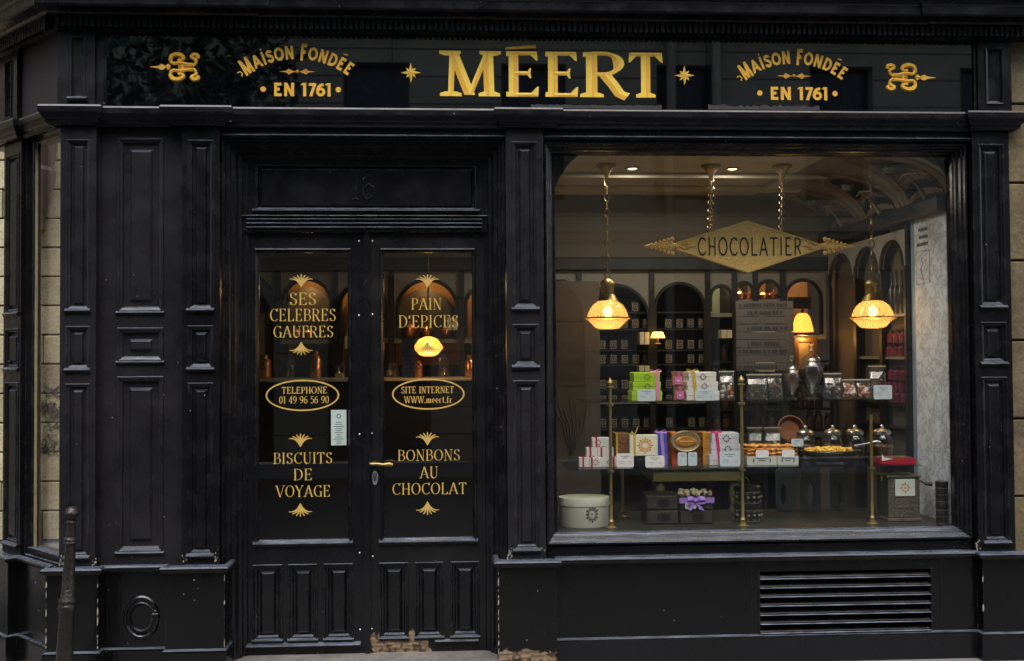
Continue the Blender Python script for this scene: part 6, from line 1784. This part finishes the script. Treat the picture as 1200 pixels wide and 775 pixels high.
# waffle trays
TRAYM = cmat('pale_tray_card', (.50, .53, .47))
for a, b, lab, cl in ((874, 908.5, 'wider pale card tray heaped with golden waffles', 'card on the wider waffle tray'), (909.5, 934, 'narrower pale card tray heaped with golden waffles', 'card on the narrower waffle tray')):
    X0, X1 = PX(a, yF), PX(b, yF); z0 = zLo + .001; h = Z(538.5, yF) - Z(549, yF)
    t = thing('waffle_tray', lab, 'tray', ((X0 + X1) / 2, yF, z0), 'waffle trays on the lower shelf')
    k = MB(); k.box(X0, X1, yF, yF + .003, z0, z0 + h); k.box(X0, X1, yF + .12, yF + .123, z0, z0 + h); k.box(X0, X0 + .003, yF + .003, yF + .12, z0, z0 + h); k.box(X1 - .003, X1, yF + .003, yF + .12, z0, z0 + h); k.box(X0 + .003, X1 - .003, yF + .003, yF + .12, z0, z0 + .003)
    k.build('card_tray', TRAYM, t)
    k = MB()
    for s in (.22, .78): k.lathe(X0 + (X1 - X0) * s, 0, [(.0001, 0)], 3) if False else k.box(X0 + (X1 - X0) * s - .0035, X0 + (X1 - X0) * s + .0035, yF - .0008, yF - .0001, z0 + h * .3, z0 + h * .72)
    k.box(X0 + (X1 - X0) * .38, X0 + (X1 - X0) * .62, yF - .0008, yF - .0001, z0 + h * .45, z0 + h * .55); k.build('tray_print', INK, t)
    k = MB(); n = int((X1 - X0) / .024)
    for lay in range(5):
        for i in range(n):
            for q in range(3):
                r = .0155; k.ball((X0 + .015 + i * (X1 - X0 - .03) / max(1, n - 1) + rnd.uniform(-.004, .004), yF + .02 + q * .035, z0 + .02 + lay * .021 + rnd.uniform(0, .008)), r * rnd.uniform(.8, 1.1), 7, mi=rnd.randint(0, 1), sz=.55, jit=.12)
    k.build('waffles', [BIS, BIS2], t, kind='stuff', smooth=True)
    mxx = (X0 + X1) / 2 + .008
    card(cl, (a + b) / 2 - 7, (a + b) / 2 + 8, 531, 540, yF - .006, m=WHITE, lines=False)
# silver platter with biscuits
yp = yF + .10; Xp = PX(974, yp, 540); zc = zLo + .001
pt = thing('silver_platter', 'wide oval silver platter on a low foot heaped with golden sweets', 'platter', (Xp, yp, zc))
q = 1 / 202.
MB().lathe(Xp, yp, [(.10, zc), (.10, zc + .006), (.07, zc + .012), (.06, zc + .02), (.10, zc + .028), (.155, zc + .045), (.182, zc + .068), (.186, zc + .072), (.181, zc + .074), (.15, zc + .056), (.0001, zc + .045)], 48, sy=.55).build('dish', mat('tarnished_silver', (.30, .29, .27), .22, .9, .3), pt, smooth=True)
k = MB()
for i in range(330):
    a = rnd.uniform(0, 6.283); r = rnd.uniform(0, 1) ** .5
    x, y = Xp - .01 + .145 * r * math.cos(a), yp + .07 * r * math.sin(a)
    k.ball((x, y, zc + .062 + rnd.uniform(0, .036) * (1 - .5 * r)), rnd.uniform(.006, .010), 6, mi=rnd.randint(0, 1), jit=.2)
k.build('golden_sweets', [BIS2, GOLD3], pt, kind='stuff', smooth=True)
k = MB(); k.tube([(Xp + .13, yp - .03, zc + .10), (Xp + .19, yp - .06, zc + .115), (Xp + .245, yp - .08, zc + .13), (Xp + .265, yp - .085, zc + .125)], [.004, .003, .007, .003], 8); k.build('serving_tongs', STEEL, label='small silver spoon handle resting on the platter of sweets', cat='spoon', smooth=True)
card('small blue white card beside the platter', 926, 940, 518, 527, yF - .01)
k = MB(); k.tube([(PX(933, yF), yF + .004, zLo + .001), (PX(933, yF), yF + .004, Z(525, yF))], .003, 6); k.build('card_stake', STEEL, label='thin metal stake holding the small card beside the platter', cat='stake')
for px, lab, fl in ((944, 'round glass jar with silver lid above the narrower waffle tray', CH1), (976, 'round glass jar with silver lid behind the left of the platter', CH2), (1002, 'round glass jar with silver lid behind the right of the platter', CH1), (1034, 'round glass jar with silver lid behind the red tray', CH2)):
    y = yF + .30; X = PX(px, y, 520); z0 = zLo + .001; H = Z(502, y) - z0; r = .066
    t = thing('round_jar', lab, 'jar', (X, y, z0), 'round jars with silver lids')
    MB().lathe(X, y, [(r * .7, z0), (r * .95, z0 + H * .12), (r * 1.06, z0 + H * .38), (r * .95, z0 + H * .6), (r * .72, z0 + H * .70)], 24).build('bowl', JGLASS, t, smooth=True)
    MB().lathe(X, y, [(r * .76, z0 + H * .705), (r * .80, z0 + H * .72), (r * .80, z0 + H * .80), (r * .6, z0 + H * .86), (r * .18, z0 + H * .89), (r * .14, z0 + H * .93), (r * .2, z0 + H * .96), (r * .08, z0 + H)], 24).build('lid', STEEL, t, smooth=True)
    MB().lathe(X, y, [(r * .6, z0 + .004), (r * .86, z0 + H * .13), (r * .94, z0 + H * .36), (r * .8, z0 + H * .42), (.002, z0 + H * .45)], 16).build('sweets', fl, t, smooth=True)
# red tray
k = thing('red_tray', 'red rimmed open box of dark chocolates at the right end of the lower shelf', 'tray', (PX(1050, yF), yF, zLo))
X0, X1 = PX(1031, yF), PX(1071, yF); z0 = zLo + .001
REDM = cmat('red_lacquer_card', (.45, .015, .03), .3)
b = MB(); b.box(X0, X1, yF, yF + .004, z0, z0 + .028); b.box(X0, X1, yF + .12, yF + .124, z0, z0 + .028); b.box(X1 - .004, X1, yF + .004, yF + .12, z0, z0 + .028); b.box(X0, X0 + .004, yF + .004, yF + .12, z0, z0 + .028); b.box(X0 + .004, X1 - .004, yF + .004, yF + .12, z0, z0 + .004); b.build('rim', REDM, k)
MB().prism([(X0 + .002, z0 + .016), (X0 + .07, z0 + .027), (X0 + .02, z0 + .034), (X0 + .002, z0 + .050)], yF - .004, yF - .001).build('white_flap', WHITE, k)
b = MB()
for i in range(8):
    for j_ in range(4): b.box(X0 + .012 + i * .022, X0 + .029 + i * .022, yF + .012 + j_ * .026, yF + .032 + j_ * .026, z0 + .005, z0 + .036, ch=.003)
b.build('chocolates', CH2, k, kind='stuff')

# deck: hat box, drawer chests, tins, mill
yh = .30; z0 = zDK + .001
X0, X1 = PX(654.5, yh + .14, 600), PX(714, yh + .14, 600); r = (X1 - X0) / 2; Xc = (X0 + X1) / 2
HATM = cmat('celadon_hat_box', (.47, .50, .41)); hb_ = thing('hat_box', 'large round celadon hat box with a dark emblem at the lower left of the window', 'box', (Xc, yh + .14, z0))
H = Z(583, yh + .14) - z0
MB().lathe(Xc, yh + .14, [(r * .96, z0), (r * .97, z0 + .003), (r * .97, z0 + H * .80)], 56, sy=.75).build('body', HATM, hb_, smooth=True)
MB().lathe(Xc, yh + .14, [(r * .99, z0 + H * .72), (r, z0 + H * .725), (r, z0 + H * .985), (r * .985, z0 + H), (.001, z0 + H)], 56, sy=.75).build('lid', HATM, hb_, smooth=True)
ex, ez = PX(695, yh, 605), Z(606, yh - .02)
k = MB()
def on_hat(v):
    dx = v[0] - Xc; yy = yh + .14 - math.sqrt(max(0, (r * .975) ** 2 - dx * dx)) * .75
    return (v[0], yy - .0012 - (v[1]) , v[2])
ring(k, ex, ez, .026, .034, .005, 0, 26, .0); ring(k, ex, ez, .018, .025, .002, .0, 22, .0)
for i in range(12):
    a = i * 30; petal(k, ex, ez + (.006 * math.cos(R(a))), a, .026, .037 if i % 2 else .042, .012, 0, 0)
k.box(ex - .006, ex + .006, 0, 0.0003, ez - .003, ez + .004)
k.v = [on_hat(v) for v in k.v]; k.build('emblem', EMB, hb_, recalc=False)
CHM = mat('dark_olive_box', (.045, .040, .030), .4); CHK = mat('box_edge_black', (.015, .014, .012), .35)
def chest(px0, px1, pyt, lab):
    y = .42; X0, X1 = PX(px0, y, 600), PX(px1, y, 600); z1 = Z(pyt, y); h = (z1 - z0) / 2
    t = thing('drawer_box', lab, 'box', ((X0 + X1) / 2, y, z0), 'dark two drawer boxes')
    MB().box(X0, X1, y + .008, y + .18, z0, z1, ch=.003).build('case', CHK, t)
    for i in range(2):
        a = z0 + h * i + .006; b_ = z0 + h * (i + 1) - .006
        d = MB().box(X0 + .008, X1 - .008, y, y + .0075, a, b_, ch=.002).build('drawer', CHM, t)
        k = MB(Matrix.Translation(((X0 + X1) / 2 + .008, y, (a + b_) / 2)) @ Matrix.Rotation(R(90), 4, 'X')); k.lathe(0, 0, [(.038, -.001), (.038, .004), (.033, .005), (.031, .001), (.0001, .001)], 28, sy=.62); k.build('oval_pull', CHK, d, smooth=True)
    return t, X0, X1, z1
chest(757.5, 795.5, 583, 'plain dark two drawer box left of the purple bow')
t, X0, X1, z1 = chest(796.5, 836, 584.5, 'dark two drawer box carrying white chocolates and a purple bow')
k = MB()
for i in range(60): k.ball((rnd.uniform(X0 + .012, X1 - .012), rnd.uniform(.43, .58), z1 + rnd.uniform(.004, .020)), rnd.uniform(.009, .014), 7, jit=.15, mi=int(rnd.random() < .25))
k.build('white_chocolates', [mat('white_chocolate', (.66, .60, .45), .5), mat('toasted_nut', (.42, .27, .12), .5)], label='heap of white chocolates on the drawer box with the purple bow', cat='chocolates', kind='stuff', smooth=True)
rb = thing('purple_ribbon', 'purple satin ribbon with a big bow tied round the drawer box', 'ribbon', ((X0 + X1) / 2, .40, z1 - .04))
PUR = ribm('purple_satin', (.34, .20, .62))
zr_ = Z(590, .4)
MB().box(X0 - .004, X1 + .004, .408, .4185, zr_ - .015, zr_ + .014).build('band', PUR, rb)
k = MB(); cX = PX(815, .4, 590)
for s in (-1, 1):
    lp = [Vector((0, -.004, 0)), Vector((s * .022, -.024, .020)), Vector((s * .050, -.026, .016)), Vector((s * .056, -.022, -.004)), Vector((s * .028, -.010, -.010)), Vector((0, -.004, 0))]
    for a, b_ in zip(lp, lp[1:]):
        c = Vector((cX, .404, zr_)); hh_ = Vector((0, .004, .010))
        k.add([c + a - hh_, c + b_ - hh_, c + b_ + hh_, c + a + hh_], [(0, 1, 2, 3)])
    c = Vector((cX, .400, zr_ - .004))
    k.add([c + Vector((-.004, 0, 0)), c + Vector((.006, 0, 0)), c + Vector((s * .040 + .012, -.01, -.052)), c + Vector((s * .034 - .012, -.008, -.046))], [(0, 1, 2, 3)])
k.ball((cX, .398, zr_), .010, 8); k.build('bow', PUR, rb, recalc=False)
card('small white card hung below the purple ribbon', 801, 814, 592, 599.5, .405, m=WHITE)
def tin(px, r, z0_, h, y, lab, grp):
    X = PX(px, y, 600)
    t = thing('ornate_tin', lab, 'tin', (X, y, z0_), grp)
    MB().lathe(X, y, [(r * .96, z0_), (r, z0_ + .004), (r, z0_ + h * .78)], 28).build('body', mat('black_ornate_tin', (.03, .027, .022), .3, .6) if 'black_ornate_tin' not in MATS else MATS['black_ornate_tin'], t, smooth=True)
    MB().lathe(X, y, [(r * 1.04, z0_ + h * .77), (r * 1.05, z0_ + h * .79), (r * 1.05, z0_ + h * .96), (r * .98, z0_ + h), (.001, z0_ + h)], 28).build('lid', MATS['black_ornate_tin'], t, smooth=True)
    k = MB()
    for i in range(14):
        a = 2 * math.pi * i / 14; cx_, cy_ = X + r * 1.005 * math.cos(a), y + r * 1.005 * math.sin(a)
        k.ball((cx_, cy_, z0_ + h * .40), r * .13, 6); k.ball((cx_ , cy_, z0_ + h * .62), r * .06, 5); k.ball((cx_, cy_, z0_ + h * .16), r * .06, 5)
    for f_ in (.08, .70, ): k.lathe(X, y, [(r * .9, z0_ + h * f_ - .003), (r * 1.02, z0_ + h * f_ - .003), (r * 1.02, z0_ + h * f_ + .003), (r * .9, z0_ + h * f_ + .003)], 28)
    k.build('relief_ornament', mat('dull_silver_relief', (.26, .24, .18), .35, .8) if 'dull_silver_relief' not in MATS else MATS['dull_silver_relief'], t)
    k = MB(); k.tube([(X + r * .8 * math.cos(a_ * math.pi / 8), y, z0_ + h + r * .1 + r * .9 * math.sin(a_ * math.pi / 8)) for a_ in range(9)], .004, 6)
h1 = (Z(573, .5) - zDK) / 2
tin(876, .080, z0, h1, .50, 'lower one of the two wide dark tins with silver relief', 'wide relief tins'); tin(876, .078, z0 + h1 + .001, h1, .50, 'upper one of the two wide dark tins with silver relief', 'wide relief tins')
k = MB(); Xt = PX(876, .5, 600); zt_ = z0 + 2 * h1
k.tube([(Xt - .02 + .035 * math.cos(a_ * .35), .5, zt_ + .05 * math.sin(a_ * .35)) for a_ in range(10)], .005, 6); k.build('brass_hook', BRASS, label='small brass handle ring on the upper wide tin', cat='handle', smooth=True)
h2 = (Z(571, .27) - zDK) / 2
tin(1104, .034, z0, h2, .27, 'lower small black tin at the far right of the deck', 'small black tins'); tin(1104, .034, z0 + h2 + .001, h2, .27, 'upper small black tin at the far right of the deck', 'small black tins')
# coffee mill box
y = .40; X0, X1 = PX(1041, y, 590), PX(1078, y, 590); z1 = Z(566, y)
ml = thing('mill', 'embossed pewter mill box with a white emblem plate and side crank', 'mill', ((X0 + X1) / 2, y, z0))
PEW = mat('embossed_pewter', (.17, .145, .115), .4, .75, .4, 40, .9, 120)
MB().box(X0, X1, y, y + .16, z0 + .01, z1, ch=.006).box(X0 - .006, X1 + .006, y - .006, y + .166, z0, z0 + .02, ch=.004).box(X0 - .008, X1 + .008, y - .008, y + .168, z1, z1 + .014, ch=.005).build('case', PEW, ml)
k = MB(); k.rings(X0 + .035, X1 - .035, z0 + .028, z0 + .085, [(0, y - .0005), (0, y - .005), (.006, y - .005), (.008, y - .001)], cap=True); k.build('drawer_front', PEW, ml)
a0_, a1_, b0_, b1_ = PX(1049, y, 590), PX(1072, y, 590), Z(588, y), Z(567.5, y)
p_ = MB().box(a0_, a1_, y - .006, y - .0005, b0_, b1_, ch=.002).build('emblem_plate', WHITE, ml)
k = MB(); emblem(k, (a0_ + a1_) / 2, (b0_ + b1_) / 2, .030, y - .0072); k.box((a0_ + a1_) / 2 - .010, (a0_ + a1_) / 2 + .010, y - .0074, y - .0066, (b0_ + b1_) / 2 - .003, (b0_ + b1_) / 2 + .003); k.build('emblem', GOLD2, p_)
k = MB(); k.tube([(X1 + .002, y + .05, Z(572, y)), (X1 + .03, y + .04, Z(571.5, y)), (X1 + .045, y + .03, Z(574, y))], .006, 8); k.lathe(X1 + .06, 0, [(.0001, 0)], 3) if False else k.tube([(X1 + .045, y + .03, Z(574, y)), (X1 + .085, y + .02, Z(574.5, y))], [.010, .013], 10); k.build('crank', CHK, ml, smooth=True)
k = MB(); k.tube([(X0 - .03, y + .02, z1 + .01), (X0 - .03, y + .02, z1 - .02)], .008, 8); k.tube([(X0 - .03, y + .02, z1 - .005), (X0, y + .04, z1 - .005)], .004, 6); k.build('wing_nut', BRASS, ml)

# olive round table, chairs with oval hand-holes, a wheel ring behind
OLV = mat('olive_green_paint', (.15, .14, .06), .5, var=.2)
ot_ = thing('olive_table', 'olive green table with turned legs behind the lower shelf', 'table', (PX(815, 1.5), 1.5, .0))
zt_ = Z(549, 1.3)
MB().box(PX(764, 1.3), PX(866, 1.3), 1.3, 1.8, zt_ - .10, zt_ - .025).build('apron', OLV, ot_)
MB().box(PX(762, 1.3), PX(868, 1.3), 1.28, 1.82, zt_ - .024, zt_, ch=.006).build('tabletop', OLV, ot_)
for px in (772, 858):
    X = PX(px, 1.35); MB().lathe(X, 1.35, [(.018, -.02), (.022, .2), (.035, zt_ - .3), (.02, zt_ - .26), (.036, zt_ - .2), (.03, zt_ - .1)], 14).build('leg', OLV, ot_, smooth=True)
for i, (px0, px1) in enumerate(((910, 931), (939, 962), (974, 993))):
    y = .84; X0, X1 = PX(px0, y, 590), PX(px1, y, 590); za = zDK + .002; zb2 = Z(549, y)
    t = thing('grey_board', ('left', 'middle', 'right')[i] + ' one of three grey boards with an oval hand hole behind the display deck', 'board', ((X0 + X1) / 2, y, za), 'grey boards with oval holes')
    k = MB(); cx_ = (X0 + X1) / 2 - .01 + .01 * i; cz_ = Z(584, y); rx_, rz2 = .021, .07; n = 20
    ov = [(cx_ + rx_ * math.cos(2 * math.pi * a_ / n), cz_ + rz2 * math.sin(2 * math.pi * a_ / n)) for a_ in range(n)]
    rc = []
    for a_ in range(n):
        c_, s_ = math.cos(2 * math.pi * a_ / n), math.sin(2 * math.pi * a_ / n)
        q_ = min((X1 - cx_) / c_ if c_ > 1e-6 else (X0 - cx_) / c_ if c_ < -1e-6 else 99, (zb2 - cz_) / s_ if s_ > 1e-6 else (za - cz_) / s_ if s_ < -1e-6 else 99)
        rc.append((cx_ + c_ * q_, cz_ + s_ * q_))
    vs = [(x, y, z_) for x, z_ in ov] + [(x, y, z_) for x, z_ in rc] + [(x, y + .02, z_) for x, z_ in ov] + [(x, y + .02, z_) for x, z_ in rc]
    fs = []
    for a_ in range(n):
        b2 = (a_ + 1) % n
        fs += [(a_, b2, b2 + n, a_ + n), (a_ + 2 * n, a_ + 3 * n, b2 + 3 * n, b2 + 2 * n), (a_, a_ + 2 * n, b2 + 2 * n, b2), (a_ + n, b2 + n, b2 + 3 * n, a_ + 3 * n)]
    k.add(vs, fs); k.build('board', mat('grey_panel_paint', (.085, .085, .09), .5) if 'grey_panel_paint' not in MATS else MATS['grey_panel_paint'], t)

# copper pan behind the lower shelf
yc_ = .86
cpan = thing('copper_pan', 'round copper pan catching orange light behind the waffle trays', 'pan', (PX(927, yc_), yc_, Z(545, yc_)))
XFP = Matrix.Translation((PX(926, yc_), yc_, Z(506, yc_))) @ Matrix.Rotation(R(72), 4, 'X')
MB(XFP).lathe(0, 0, [(.03, -.05), (.065, -.04), (.085, .0), (.088, .005), (.080, .005), (.06, -.03), (.0001, -.035)], 32).build('bowl', mat('aged_copper', (.20, .08, .035), .5, .8, .5), cpan, smooth=True)
k = MB(); k.tube([(PX(926, yc_), yc_ + .03, Z(520, yc_)), (PX(926, yc_), yc_ + .03, zDK + .002)], .012, 8); k.build('stand', WOODK, cpan)
